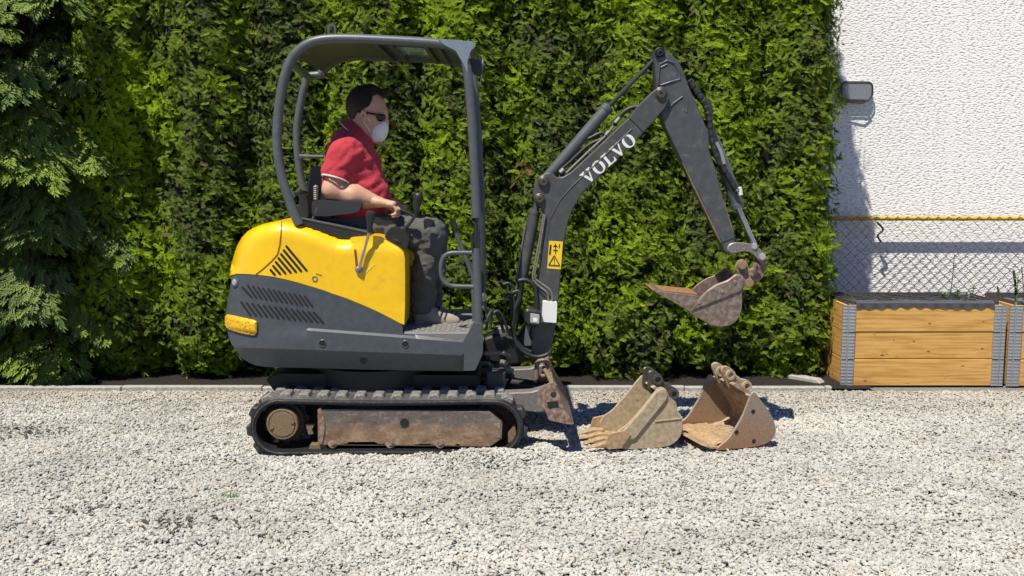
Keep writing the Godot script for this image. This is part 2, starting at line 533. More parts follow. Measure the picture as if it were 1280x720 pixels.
func make_gravel():
	var xfs := []
	var cols := PackedColorArray()
	var r := RandomNumberGenerator.new()
	r.seed = 7
	var total := 310000
	while xfs.size() < total:
		var z := -r.randf_range(3.05, 6.93)
		# more even on the picture than on the ground is not needed: constant density
		var x := r.randf_range(-4.6, 4.9)
		if absf(x) > 0.55 * -z + 0.85:
			continue
		var s := 0.0095 + 0.0125 * pow(r.randf(), 1.8)
		if z < -6.3:
			s *= 0.85
		var b := Basis.from_euler(Vector3(r.randf_range(-0.7, 0.7), r.randf() * TAU, r.randf_range(-0.7, 0.7)))
		b = b * Basis.from_scale(Vector3(s * r.randf_range(1.1, 1.6), s * r.randf_range(0.6, 1.0), s))
		var y := ground_h(x, z) + s * r.randf_range(-0.25, 0.5)
		xfs.append(Transform3D(b, Vector3(x, y, z)))
		var t := r.randf()
		var c := Color(0.40, 0.395, 0.362).lerp(Color(0.465, 0.46, 0.425), t)
		if r.randf() < 0.10:
			c = Color(0.34, 0.325, 0.28)
		elif r.randf() < 0.025:
			c = Color(0.43, 0.37, 0.29)
		elif r.randf() < 0.06:
			c = Color(0.31, 0.305, 0.285)
		# the strip along the kerb is dirtier
		var dirt := smoothstep(6.25, 6.9, -z) * 0.45 + 0.5 * clampf(broad.get_noise_2d(x * 90.0, z * 130.0) - 0.12, 0.0, 0.4)
		c = c.lerp(Color(0.33, 0.26, 0.18), clampf(dirt, 0.0, 0.6) * r.randf_range(0.3, 1.0))
		c = c * (1.0 + 0.22 * broad.get_noise_2d(x * 35.0 + 300.0, z * 60.0) + 0.10 * fine.get_noise_2d(x * 60.0, z * 90.0))
		cols.append(Color(c.r, c.g, c.b))
	var mm := MultiMesh.new()
	mm.transform_format = MultiMesh.TRANSFORM_3D
	mm.use_colors = true
	mm.mesh = stone_mesh()
	mm.instance_count = xfs.size()
	for i in xfs.size():
		mm.set_instance_transform(i, xfs[i])
		mm.set_instance_color(i, cols[i])
	var g := MultiMeshInstance3D.new()
	g.name = "gravel"
	g.multimesh = mm
	g.material_override = M.stone
	add_child(g, true)
	g.set_meta("kind", "stuff")
	tag(g, "pale crushed limestone gravel covering the whole yard", "gravel")


func scatter(called: String, mesh: Mesh, xfs: Array, cols: Array, mat_: Material, parent: Node) -> MultiMeshInstance3D:
	var mm := MultiMesh.new()
	mm.transform_format = MultiMesh.TRANSFORM_3D
	mm.use_colors = true
	mm.mesh = mesh
	mm.instance_count = xfs.size()
	var o := origin_of(parent)
	for i in xfs.size():
		var t: Transform3D = xfs[i]
		t.origin -= o
		mm.set_instance_transform(i, t)
		mm.set_instance_color(i, cols[i])
	var g := MultiMeshInstance3D.new()
	g.name = unique(called, parent)
	g.multimesh = mm
	g.material_override = mat_
	g.set_meta("kind", "stuff")
	parent.add_child(g, true)
	return g


# a flat fan of scale leaves: a spray of arborvitae, unit long, along +x, its face towards +z
func spray_mesh(lobes: int, ll: float, lw: float, droop: float) -> ArrayMesh:
	var T := []
	var bend := func(t: float) -> Vector3: return Vector3(t, -droop * t * t, 0.0)
	for i in 4:
		var a: Vector3 = bend.call(i / 4.0)
		var b: Vector3 = bend.call((i + 1) / 4.0)
		var w0 := 0.05 * (1.0 - i / 5.0)
		quad(T, a + Vector3(0, -w0, 0), b + Vector3(0, -w0 * 0.7, 0), b + Vector3(0, w0 * 0.7, 0), a + Vector3(0, w0, 0))
	for i in lobes:
		for s in [-1.0, 1.0]:
			var t: float = 0.1 + 0.82 * (i + (0.5 if s > 0 else 0.0)) / lobes
			var o: Vector3 = bend.call(t)
			var l := ll * (1.0 - 0.6 * t) * (1.0 + 0.25 * sin(i * 5.1 + s))
			var d := Vector3(0.72, 0.70 * s - droop * t, 0.16 * sin(i * 2.7 + s * 1.3)).normalized()
			var n := Vector3(-d.y, d.x, 0).normalized()
			var tip := o + d * l + Vector3(0.06, -droop * l * 0.4, 0.03)
			var m := o + d * l * 0.55
			tri(T, o, m + n * lw + Vector3(0, 0, 0.02), tip)
			tri(T, o, tip, m - n * lw - Vector3(0, 0, 0.02))
	var e: Vector3 = bend.call(1.0)
	tri(T, bend.call(0.85) + Vector3(0, lw, 0), bend.call(0.85) - Vector3(0, lw, 0), e + Vector3(0.12, -0.04, 0))
	return mesh_of(T, Vector3.ZERO, 0.0)


func aim(dir: Vector3, roll: float, s: float) -> Basis:   # x along dir
	var x := dir.normalized()
	var y := (Vector3.UP - x * x.y).normalized()
	var z := x.cross(y)
	return Basis(x, y, z).rotated(x, roll) * Basis.from_scale(Vector3.ONE * s)


func laid(d: Vector3, face: Vector3, s: float) -> Basis:   # x along d, as far as a spray facing that way can
	var z := face.normalized()
	var x := d - z * d.dot(z)
	x = x.normalized() if x.length() > 0.01 else z.cross(Vector3.UP).normalized()
	return Basis(x, z.cross(x), z) * Basis.from_scale(Vector3.ONE * s)


func crown_r(a: Dictionary, ang: float, y: float) -> float:
	var up := smoothstep(a.foot, a.foot + 0.45, y + 0.16 * fine.get_noise_2d(ang * 40.0 + a.seed * 7.0, 3.0))
	var r: float = lerpf(a.r, a.r * 0.88, clampf(y / 2.6, 0, 1)) * (0.70 + 0.30 * up)
	r *= pow(clampf((a.h - y) / (a.h - a.shoulder), 0.0, 1.0), 0.7)
	var p := Vector3(cos(ang), y * 1.0, sin(ang))
	var q: Vector3 = a.at + Vector3(cos(ang) * a.r, y, sin(ang) * a.r)
	r += 0.10 * broad.get_noise_3d(q.x * 230.0, q.y * 110.0, q.z * 230.0)
	r += 0.085 * fine.get_noise_3d(q.x * 420.0, q.y * 300.0, q.z * 420.0)
	return r


func thuja(a: Dictionary):
	var o := thing("arborvitae", a.label, "conifer", a.at, "arborvitae trees in the hedge")
	var T := []
	tube(T, [a.at, a.at + Vector3(0.02, 1.0, 0), a.at + Vector3(-0.01, 2.2, 0.02), a.at + Vector3(0, a.h - 0.3, 0)], [0.055, 0.045, 0.03, 0.008], 8)
	var r := RandomNumberGenerator.new()
	r.seed = a.seed
	for k in 9:
		var an := r.randf_range(-0.4, PI + 0.4)
		var y := r.randf_range(0.08, 0.55)
		tube(T, [a.at + Vector3(0, y, 0), a.at + Vector3(cos(an) * 0.18, y + 0.12, sin(an) * 0.18), a.at + Vector3(cos(an) * 0.34, y + 0.34, sin(an) * 0.34)], [0.014, 0.01, 0.005], 5)
	obj("trunk", T, M.bark, o)
	# solid dark core for the dead inside of the crown, added to block light
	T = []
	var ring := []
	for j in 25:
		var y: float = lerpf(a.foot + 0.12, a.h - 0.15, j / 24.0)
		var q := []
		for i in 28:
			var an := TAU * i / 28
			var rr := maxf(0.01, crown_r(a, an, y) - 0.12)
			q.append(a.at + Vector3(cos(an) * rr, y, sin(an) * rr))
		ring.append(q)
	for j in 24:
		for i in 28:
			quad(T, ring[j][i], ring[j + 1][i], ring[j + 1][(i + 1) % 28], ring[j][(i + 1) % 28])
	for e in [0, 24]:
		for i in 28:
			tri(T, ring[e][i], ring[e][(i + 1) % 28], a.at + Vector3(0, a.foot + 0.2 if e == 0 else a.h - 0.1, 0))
	obj("light_blocking_core", T, M.inner, o, 60.0)
	var xfs := []
	var cols := []
	for i in a.n:
		var front: bool = r.randf() < 0.80
		var an := r.randf_range(-0.15, PI + 0.15) if front else r.randf_range(PI, TAU)
		var y: float = a.foot + (a.h - a.foot) * pow(r.randf(), 0.9)
		if y > 3.0 and r.randf() < 0.5:
			continue
		var rr := crown_r(a, an, y)
		if rr < 0.03:
			continue
		var deep := pow(r.randf(), 1.6) * 0.15
		var lump := fine.get_noise_3d(a.at.x * 300.0 + cos(an) * a.r * 300.0, y * 260.0, sin(an) * a.r * 300.0)
		if lump < -0.08 and r.randf() < 0.85:
			if lump < -0.22:
				continue
			deep += 0.07
		var out := Vector3(cos(an), 0, sin(an))
		var p: Vector3 = a.at + out * (rr - deep - 0.035) + Vector3(0, y, 0)
		var side := Vector3(-out.z, 0, out.x)
		var tone: float = 0.5 + 1.1 * broad.get_noise_3d(p.x * 75.0 + 40.0, p.y * 60.0, p.z * 75.0) + 0.45 * fine.get_noise_3d(p.x * 160.0, p.y * 160.0, p.z * 160.0) + a.bright
		tone = clampf(tone, 0.0, 1.0)
		var lift := r.randf_range(0.0, 0.9) if tone > 0.5 else r.randf_range(-0.5, 0.7)
		var d := out * r.randf_range(0.0, 0.55) + Vector3.UP * lift + side * r.randf_range(-1.0, 1.0)
		var face := out + Vector3.UP * r.randf_range(-0.1, 1.0) + side * r.randf_range(-0.7, 0.7)
		var s := r.randf_range(0.036, 0.070) * lerpf(0.9, 1.15, tone) * (1.6 if y > 3.0 else 1.0)
		xfs.append(Transform3D(laid(d, face, s), p))
		var c := Color(0.078, 0.108, 0.026).lerp(Color(0.20, 0.295, 0.011), tone)
		c = c * r.randf_range(0.75, 1.2)
		if r.randf() < 0.05 * (1.0 - tone) + 0.004:
			c = Color(0.13, 0.10, 0.05) * r.randf_range(0.6, 1.3)
		if a.has("dead") and p.distance_to(a.dead) < 0.09 * r.randf_range(0.5, 1.3):
			c = Color(0.23, 0.10, 0.045)
		cols.append(Color(c.r, c.g, c.b))
	scatter("foliage", M.spray, xfs, cols, M.leaf, o)


func loose_conifer(base: Vector3, sd: int, label: String, boughs: int, face: float):
	var o := thing("drooping_conifer", label, "conifer", base, "loose conifers at the left of the hedge")
	var r := RandomNumberGenerator.new()
	r.seed = sd
	var T := []
	tube(T, [base, base + Vector3(0.03, 1.4, 0), base + Vector3(0, 3.0, 0.02), base + Vector3(0.02, 4.6, 0)], [0.09, 0.075, 0.05, 0.015], 9)
	var xfs := []
	var cols := []
	for k in boughs:
		var y := 0.25 + 4.0 * (k + r.randf() * 0.8) / boughs
		var an := r.randf_range(-0.25, PI + 0.25) if r.randf() < face else r.randf() * TAU
		var l := r.randf_range(0.55, 0.98) * (1.0 if y < 3.0 else (4.9 - y) / 1.9)
		var out := Vector3(cos(an), 0, sin(an))
		var a := base + Vector3(0, y, 0)
		var pts := curve([a, a + out * l * 0.4 + Vector3(0, 0.14, 0), a + out * l * 0.8 + Vector3(0, 0.06, 0), a + out * l * 1.1 + Vector3(0, -0.22, 0)], 6)
		tube(T, pts, [0.016, 0.015, 0.014, 0.013, 0.012, 0.011, 0.010, 0.010, 0.009, 0.009, 0.008, 0.008, 0.007, 0.007, 0.006, 0.006, 0.005, 0.004, 0.003], 5)
		var side := Vector3(-out.z, 0, out.x)
		var tone := r.randf()
		for i in 150:
			var t := 0.2 + 0.8 * pow(r.randf(), 0.75)
			var f := t * (pts.size() - 1)
			var p: Vector3 = pts[int(f)].lerp(pts[mini(int(f) + 1, pts.size() - 1)], f - int(f))
			var w := 0.26 * sin(minf(1.0, t * 1.1) * PI * 0.85) + 0.03
			var u := r.randf_range(-1.0, 1.0)
			p += side * u * w + Vector3(0, -absf(u) * w * 0.45 + r.randf_range(-0.05, 0.02), 0)
			var d := out * r.randf_range(0.4, 1.0) + side * u * 0.9 + Vector3(0, r.randf_range(-0.85, 0.25), 0)
			xfs.append(Transform3D(laid(d, Vector3(0, 0.75, 0) + out * r.randf_range(0.2, 1.0) + side * (u * 0.7 + r.randf_range(-0.4, 0.4)), r.randf_range(0.09, 0.17)), p))
			var c := Color(0.12, 0.175, 0.06).lerp(Color(0.215, 0.31, 0.045), clampf(tone * 0.7 + r.randf_range(-0.2, 0.4), 0, 1)) * r.randf_range(0.75, 1.15)
			cols.append(Color(c.r, c.g, c.b))
	# added twigs near the trunk, their shade painted in as dark colour
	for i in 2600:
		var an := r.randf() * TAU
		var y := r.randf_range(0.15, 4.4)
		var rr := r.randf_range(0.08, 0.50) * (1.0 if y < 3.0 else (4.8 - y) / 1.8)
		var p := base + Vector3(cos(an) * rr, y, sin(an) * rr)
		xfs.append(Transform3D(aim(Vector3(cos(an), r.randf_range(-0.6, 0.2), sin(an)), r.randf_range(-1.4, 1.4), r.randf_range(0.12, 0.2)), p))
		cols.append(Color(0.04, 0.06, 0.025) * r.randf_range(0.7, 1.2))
	obj("trunk", T, M.bark, o)
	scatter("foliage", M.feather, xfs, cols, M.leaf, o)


func make_setting():
	make_ground()
	make_gravel()
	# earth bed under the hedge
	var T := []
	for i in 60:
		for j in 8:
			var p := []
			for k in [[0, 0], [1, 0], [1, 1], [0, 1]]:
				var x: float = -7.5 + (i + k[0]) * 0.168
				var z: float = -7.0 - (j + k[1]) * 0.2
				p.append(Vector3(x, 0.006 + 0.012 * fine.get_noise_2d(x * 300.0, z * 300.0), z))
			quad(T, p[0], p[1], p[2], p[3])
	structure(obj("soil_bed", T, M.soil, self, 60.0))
	# kerb: concrete edging stones end to end
	var kerb := Node3D.new()
	kerb.name = "kerb"
	add_child(kerb)
	structure(kerb)
	var x0 := at(327, 486, 6.95).x - 5.0
	var end_x := at(1040, 480, 6.98).x
	var k := 0
	while x0 < end_x - 0.05:
		var l := minf(1.0, end_x - x0)
		T = []
		box(T, Vector3(x0 + l / 2.0, -0.014 + 0.003 * sin(k * 2.1), -6.985 + 0.003 * sin(k * 1.3)), Vector3(l - 0.006, 0.085, 0.055), 0.006, Transform3D())
		obj("kerb_stone", T, M.concrete, kerb)
		x0 += l
		k += 1
	# a stone slab that ends the edging by the planter
	T = []
	prism(T, PackedVector2Array([Vector2(0, 0), Vector2(0.30, 0), Vector2(0.26, 0.035), Vector2(0.04, 0.04)]), -0.04, 0.04, 0.006, Transform3D(Basis(Vector3.UP, -0.75), at(1000, 478, 7.05) * Vector3(1, 0, 1) + Vector3(0, -0.004, -0.35)))
	obj("kerb_stone", T, M.concrete, kerb)
	# the house wall
	var wall := thing("house_wall", "white rough-rendered house wall behind the hedge and planters", "wall", Vector3(1.0, 0, -8.38))
	T = []
	box(T, Vector3(1.0, 2.9, -8.53), Vector3(18.0, 5.9, 0.3), 0.005)
	var w := obj("rendered_face", T, M.plaster, wall)
	M.plaster.heightmap_enabled = true
	M.plaster.heightmap_texture = noise_tex(0.035, 3, [[0.0, Color.BLACK], [0.25, Color(0.4, 0.4, 0.4)], [0.4, Color(0.88, 0.88, 0.88)], [0.75, Color.WHITE], [1.0, Color.WHITE]], 1024, 8)
	M.plaster.heightmap_scale = 0.8
	M.plaster.uv1_scale = Vector3(0.7, 1.5, 0.7)
	# the hedge
	M.spray = spray_mesh(6, 0.42, 0.05, 0.3)
	M.feather = spray_mesh(7, 0.5, 0.05, 0.35)
	var names := ["first bright green arborvitae beside the loose conifer at left", "arborvitae directly left of the excavator's yellow hood", "arborvitae behind the rear posts of the canopy", "arborvitae behind the driver's head and shoulders", "arborvitae behind the front post of the canopy", "arborvitae with a small dead orange patch left of the boom bend", "arborvitae behind the tip of the boom", "arborvitae behind the excavator arm and hanging bucket", "last arborvitae at the right end of the hedge before the white wall"]
	var px := [170, 274, 376, 478, 582, 682, 784, 884, 972]
	for i in 9:
		var c := at(px[i], 480, 7.62)
		c.y = 0.0
		c.z += 0.05 * sin(i * 2.3)
		var a := {"at": c, "seed": 20 + i, "label": names[i], "r": 0.475, "h": 4.3 + 0.15 * sin(i * 1.7), "shoulder": 3.0, "foot": 0.02 + 0.07 * sin(i * 2.9), "n": 32000, "bright": [0.42, 0.1, -0.12, 0.05, 0.0, 0.12, 0.1, 0.05, 0.0][i]}
		if i == 8:
			a.r = 0.435
			a.h = 4.05
		if i == 5:
			a.dead = at(652, 216, 7.27)
		if i == 0:
			a.n = 33000
			a.r = 0.43
		thuja(a)
	loose_conifer(at(52, 480, 7.75) * Vector3(1, 0, 1), 3, "loose dark conifer with drooping sprays at the left edge of the hedge", 64, 0.85)
	loose_conifer(at(-105, 480, 7.9) * Vector3(1, 0, 1), 8, "second drooping conifer, left of the first and mostly outside the frame", 40, 0.7)
	make_fence()
	make_planters()
	make_wall_lamp()


func make_fence():
	var d := 8.27
	var a := at(1000, 273, d)
	var b := at(1420, 273, d)
	var f := thing("chain_link_fence", "chain-link fence with yellow top rail in front of the white wall", "fence", Vector3((a.x + b.x) / 2, 0, -d))
	var T := []
	rod(T, a, b, 0.019, 12)
	obj("top_rail", T, M.gas_pipe, f)
	for x in [at(990, 290, d).x, at(1398, 290, d).x]:
		T = []
		rod(T, Vector3(x, 0, -d - 0.045), Vector3(x, a.y - 0.02, -d - 0.045), 0.02, 10)
		obj("post", T, M.liner, f)
	for x in [at(1099, 290, d).x]:
		T = []
		tube(T, curve([Vector3(x - 0.03, a.y - 0.03, -d + 0.02), Vector3(x + 0.02, a.y - 0.09, -d + 0.03), Vector3(x - 0.02, a.y - 0.14, -d + 0.025), Vector3(x + 0.01, a.y - 0.19, -d + 0.02)], 4), 0.009, 6)
		obj("tie", T, M.black, f)
	var s := 0.042
	var n := 0
	var x := a.x
	while x < b.x:
		T = []
		var pts := []
		var y := 0.04
		var k := n
		while y < a.y + 0.02:
			pts.append(Vector3(x + (s if k % 2 else 0.0), y, -d + 0.02 + (0.002 if k % 2 else -0.002)))
			y += s
			k += 1
		tube(T, pts, 0.0021, 4)
		obj("wire", T, M.wire, f, 0.0)
		x += s
		n += 1


func collar_post(T: Array, c: Vector3, h: float, w: float, k: int):   # corrugated galvanised strip
	var n := 24
	var pts := PackedVector2Array()
	for i in n + 1:
		pts.append(Vector2(0.004 + 0.0035 * (0.5 + 0.5 * cos(i * TAU / 3.0)), h * i / n))
	pts.append(Vector2(-0.004, h))
	pts.append(Vector2(-0.004, 0))
	# profile in (depth, height) swept across the width
	prism(T, pts, -w / 2, w / 2, 0.0, Transform3D(Basis(Vector3(0, 0, 1), Vector3.UP, Vector3(-1, 0, 0)), c))


func planter(x0: float, x1: float, z: float, deep: float, h: float, label: String, sd: int):
	var p := thing("raised_bed", label, "planter", Vector3((x0 + x1) / 2, 0, z - deep / 2), "raised beds of stacked pallet collars")
	var r := RandomNumberGenerator.new()
	r.seed = sd
	var bh := h / 3.0
	for i in 3:
		var y := bh * (i + 0.5)
		var tilt := [0.004, -0.002, 0.003][i] as float
		var T := []
		box(T, Vector3((x0 + x1) / 2, y, z - 0.011 + tilt), Vector3(x1 - x0 - 0.02, bh - 0.006, 0.022), 0.003)
		obj("plank", T, M.wood, p)
		T = []
		box(T, Vector3((x0 + x1) / 2, y, z - deep + 0.011), Vector3(x1 - x0 - 0.02, bh - 0.006, 0.022), 0.003)
		obj("plank", T, M.wood, p)
		for x in [x0 + 0.001, x1 - 0.001]:
			T = []
			box(T, Vector3(x, y, z - deep / 2), Vector3(0.022, bh - 0.006, deep - 0.05), 0.003)
			obj("plank", T, M.wood, p)
		# hinges: a leaf on each face and a knuckle at the corner
		for s in [-1.0, 1.0]:
			var cx: float = x0 if s < 0 else x1
			for zz in [z, z - deep]:
				var fz: float = 0.006 if zz == z else -0.006
				T = []
				collar_post(T, Vector3(cx - s * 0.036, y - bh / 2 + 0.004, zz + fz), bh - 0.008, 0.046, i)
				obj("hinge", T, M.galvanised, p)
				T = []
				collar_post(T, Vector3(cx + s * 0.012, y - bh / 2 + 0.002, zz - fz * 0.4), bh - 0.005, 0.036, i)
				rod(T, Vector3(cx - s * 0.009, y - bh / 2, zz + fz), Vector3(cx - s * 0.009, y + bh / 2 - 0.002, zz + fz), 0.006, 8)
				obj("hinge", T, M.galvanised, p)
	# dimpled liner folded over the rim
	var T := []
	var prof := []
	var n := 96
	for j in 2:
		for i in n:
			var p4 := []
			for k in [[i, j], [i + 1, j], [i + 1, j + 1], [i, j + 1]]:
				var f: float = k[0] / float(n)
				var x: float = lerpf(x0 + 0.062, x1 - 0.062, f)
				var edge: float = 0.018 + 0.006 * absf(sin(f * 30.0)) + 0.006 * sin(f * 9.0 + sd)
				var yy: float = [h + 0.028 + 0.003 * sin(f * 21.0), h + 0.012, h - edge][k[1]]
				var zz: float = [z - 0.028, z + 0.006 + 0.002 * sin(f * 60.0), z + 0.009 + 0.003 * sin(f * 70.0 + 1)][k[1]]
				p4.append(Vector3(x, yy, zz))
			quad(T, p4[0], p4[3], p4[2], p4[1])
			quad(T, p4[0] + Vector3(0, -0.001, -0.003), p4[1] + Vector3(0, -0.001, -0.003), p4[2] + Vector3(0, 0, -0.003), p4[3] + Vector3(0, 0, -0.003))
	box(T, Vector3((x0 + x1) / 2, h - 0.05, z - 0.026), Vector3(x1 - x0 - 0.06, 0.15, 0.004), 0.001)
	box(T, Vector3((x0 + x1) / 2, h - 0.035, z - deep + 0.026), Vector3(x1 - x0 - 0.06, 0.13, 0.004), 0.001)
	for x in [x0 + 0.016, x1 - 0.016]:
		box(T, Vector3(x, h - 0.045, z - deep / 2), Vector3(0.004, 0.14, deep - 0.06), 0.001)
	obj("liner", T, M.liner, p, 40.0)
	T = []
	for i in 20:
		for j in 12:
			var q := []
			for k in [[0, 0], [1, 0], [1, 1], [0, 1]]:
				var x: float = lerpf(x0 + 0.02, x1 - 0.02, (i + k[0]) / 20.0)
				var zz: float = lerpf(z - 0.03, z - deep + 0.03, (j + k[1]) / 12.0)
				q.append(Vector3(x, h - 0.015 + 0.02 * fine.get_noise_2d(x * 500, zz * 500), zz))
			quad(T, q[0], q[1], q[2], q[3])
	obj("mulch", T, M.mulch, p, 60.0)
	return p


func make_planters():
	var z := -7.12
	var xa := at(1057, 440, 7.12).x
	var xb := at(1250, 440, 7.12).x
	var h := at(1150, 381, 7.12).y
	planter(xa, xb, z, 0.52, h, "wooden raised bed of three planks beside the hedge end", 1)
	var xc := at(1264, 440, 7.12).x
	planter(xc, xc + 1.15, z + 0.01, 0.52, h, "wooden raised bed cut off by the right edge of the photo", 2)
	# black mesh laid flat over the first bed
	var z0 := z - 0.05
	var z1 := z - 0.47
	var gx0 := xa + 0.03
	var gx1 := xb - 0.03
	var g := thing("plastic_mesh", "black plastic mesh laid over the top of the first raised bed", "mesh", Vector3((gx0 + gx1) / 2, h, (z0 + z1) / 2))
	var T := []
	for zz in [z0, z1]:
		rod(T, Vector3(gx0, h + 0.012, zz), Vector3(gx1, h + 0.012, zz), 0.006, 6)
	for xx in [gx0, gx1]:
		rod(T, Vector3(xx, h + 0.012, z0), Vector3(xx, h + 0.012, z1), 0.006, 6)
	obj("border", T, M.plastic, g)
	T = []
	var s := 0.08
	var run := z0 - z1
	var x := gx0 - run
	while x < gx1 + run:
		for k in 2:
			var ax := x
			var bx := x + (run if k == 0 else -run)
			var pa := Vector3(ax, 0, z0)
			var pb := Vector3(bx, 0, z1)
			var t0 := clampf((gx0 - ax) / (bx - ax), 0, 1)
			var t1 := clampf((gx1 - ax) / (bx - ax), 0, 1)
			var lo := minf(t0, t1)
			var hi := maxf(t0, t1)
			if ax > gx0 and ax < gx1:
				lo = 0.0
			if bx > gx0 and bx < gx1:
				hi = 1.0
			if hi - lo > 0.02:
				var n := 6
				var pts := []
				for i in n + 1:
					var q := pa.lerp(pb, lerpf(lo, hi, i / float(n)))
					q.y = h + 0.012 + 0.012 * fine.get_noise_2d(q.x * 250, q.z * 250) + 0.002 * k
					pts.append(q)
				tube(T, pts, 0.0034, 4)
		x += s
	var lat := obj("lattice", T, M.plastic, g, 0.0)
	lat.set_meta("kind", "stuff")
	# added dark box standing in for the shade between hedge and bed
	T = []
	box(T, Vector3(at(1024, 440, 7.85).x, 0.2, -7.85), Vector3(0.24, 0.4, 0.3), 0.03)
	tag(obj("added_shade_box", T, M.plastic, self), "added dark box standing in for the shade between the hedge end and the raised bed", "shade_block")
	# canes and seedlings
	var canes := [[1186, 372, 1193, 318, 0.003, "thin dry stem standing in the raised bed right of centre"], [1247, 372, 1247, 358, 0.006, "short peg at the right corner of the first raised bed"], [1270, 372, 1267, 338, 0.009, "dark wooden stake at the gap between the two raised beds"], [1279, 372, 1277, 333, 0.003, "thin stem in the second raised bed at the photo's edge"]]
	for c in canes:
		T = []
		var a := at(c[0], c[1] + 8, 7.42)
		var b := at(c[2], c[3], 7.42)
		tube(T, curve([a, a.lerp(b, 0.5) + Vector3(0.006, 0, 0), b], 4), c[4], 6)
		var st := tag(obj("plant_stake" if c[4] > 0.004 else "dry_stem", T, M.bark, self), c[5], "stake" if c[4] > 0.004 else "stem")
	var plants := [[1216, 366, 0.10, "small leafy seedling by the right end of the first raised bed"], [1271, 362, 0.17, "pale green seedling beside the dark stake"], [1196, 370, 0.07, "tiny seedling near the thin dry stem"], [1180, 371, 0.05, "low seedling at the middle of the first raised bed"]]
	var r := RandomNumberGenerator.new()
	r.seed = 15
	for c in plants:
		var base := at(c[0], 374, 7.38)
		var o := thing("seedling", c[3], "plant", base)
		T = []
		rod(T, base + Vector3(0, -0.03, 0), base + Vector3(0, c[2], 0), 0.003, 5)
		obj("stem", T, M.seedling, o)
		for i in 9:
			T = []
			var an := i * 2.4
			var yy: float = c[2] * (0.3 + 0.7 * i / 9.0)
			var d := Vector3(cos(an), 0.5, sin(an)).normalized()
			var l := r.randf_range(0.03, 0.05)
			var s2 := d.cross(Vector3.UP).normalized() * l * 0.3
			var a := base + Vector3(0, yy, 0)
			quad(T, a, a + d * l * 0.55 + s2, a + d * l, a + d * l * 0.55 - s2)
			obj("leaf", T, M.seedling, o, 0.0)
	# small clipped pipe ends on the mesh
	for c in [[1182, 366], [1203, 364]]:
		T = []
		box(T, Vector3(at(c[0], c[1], 7.56).x, h + 0.03, -7.56), Vector3(0.05, 0.03, 0.03), 0.004)
		obj("clip", T, M.galvanised, g)


func make_wall_lamp():
	var c := at(1070, 115, 8.37)
	var o := thing("wall_lamp", "grey rectangular bulkhead lamp on the white wall beside the hedge", "lamp", Vector3(c.x, c.y, -8.38))
	var T := []
	var pts := flat([[1052, 103], [1084, 103], [1088, 107], [1088, 120], [1083, 127], [1052, 126], [1049, 122], [1049, 107]], 8.37)
	prism(T, pts, -8.385, -8.32, 0.012)
	obj("housing", T, M.lamp_grey, o)
	T = []
	var rim := []
	for p in round2(pts, 0.02):
		rim.append(Vector3(p.x, p.y, -8.318))
	tube(T, rim, 0.006, 6, true)
	tube(T, path([[1052, 127, 8.31], [1078, 129, 8.3], [1087, 125, 8.31]], 8.31), 0.006, 6)
	obj("frame", T, M.black, o)


# ---------- the excavator ----------
func poly_dist(p: Vector2, line: PackedVector2Array, closed: bool) -> float:
	var best := 1e9
	for i in (line.size() if closed else line.size() - 1):
		var q := Geometry2D.get_closest_point_to_segment(p, line[i], line[(i + 1) % line.size()])
		best = minf(best, p.distance_squared_to(q))
	return sqrt(best)


func resample(pts: PackedVector2Array, step: float, closed := true) -> PackedVector2Array:
	var r := PackedVector2Array()
	var c := pts.size()
	for i in (c if closed else c - 1):
		var a := pts[i]
		var b := pts[(i + 1) % c]
		var n := maxi(1, int(round(a.distance_to(b) / step)))
		for k in n:
			r.append(a.lerp(b, k / float(n)))
	if not closed:
		r.append(pts[c - 1])
	return r


# A panel that is curved in depth, with its mirror image on the far side of the machine and a skin between them.
func shell(T: Array, outline: Array, depth: Callable, step := 5.0, folds := []):   # folds: lines that the mesh must follow
	var line := PackedVector2Array()
	for p in outline:
		line.append(Vector2(p[0], p[1]))
	var edge := resample(line, step)
	var pts := edge.duplicate()
	var box_ := Rect2(edge[0], Vector2.ZERO)
	for p in edge:
		box_ = box_.expand(p)
	var y := box_.position.y
	var row := 0
	while y < box_.end.y:
		var x := box_.position.x + (step * 0.5 if row % 2 else 0.0)
		while x < box_.end.x:
			var p := Vector2(x, y)
			if Geometry2D.is_point_in_polygon(p, edge) and poly_dist(p, edge, true) > step * 0.45 and folds.all(func(l): return poly_dist(p, l, false) > step * 0.5):
				pts.append(p)
			x += step
		y += step * 0.866
		row += 1
	for l in folds:
		for p in resample(l, step, false):
			if Geometry2D.is_point_in_polygon(p, edge) and poly_dist(p, edge, true) > step * 0.3:
				pts.append(p)
	var tri_ := Geometry2D.triangulate_delaunay(pts)
	var near := []
	var far := []
	for p in pts:
		var d: float = depth.call(p)
		var v := at(p.x, p.y, d)
		near.append(v)
		far.append(Vector3(v.x, v.y, -(2.0 * MID - d)))
	for i in range(0, tri_.size(), 3):
		var a := tri_[i]
		var b := tri_[i + 1]
		var c := tri_[i + 2]
		if not Geometry2D.is_point_in_polygon((pts[a] + pts[b] + pts[c]) / 3.0, edge):
			continue
		if (pts[b] - pts[a]).cross(pts[c] - pts[a]) > 0:
			var s := b
			b = c
			c = s
		tri(T, near[a], near[b], near[c])
		tri(T, far[a], far[c], far[b])
	var n := edge.size()
	for i in n:
		var j := (i + 1) % n
		quad(T, near[i], near[j], far[j], far[i])


func rear_curve(x: float) -> float:   # the tail sweeps round in plan
	var t := clampf((352.0 - x) / 70.0, 0.0, 1.0)
	return 0.30 * (1.0 - sqrt(1.0 - 0.96 * t * t))


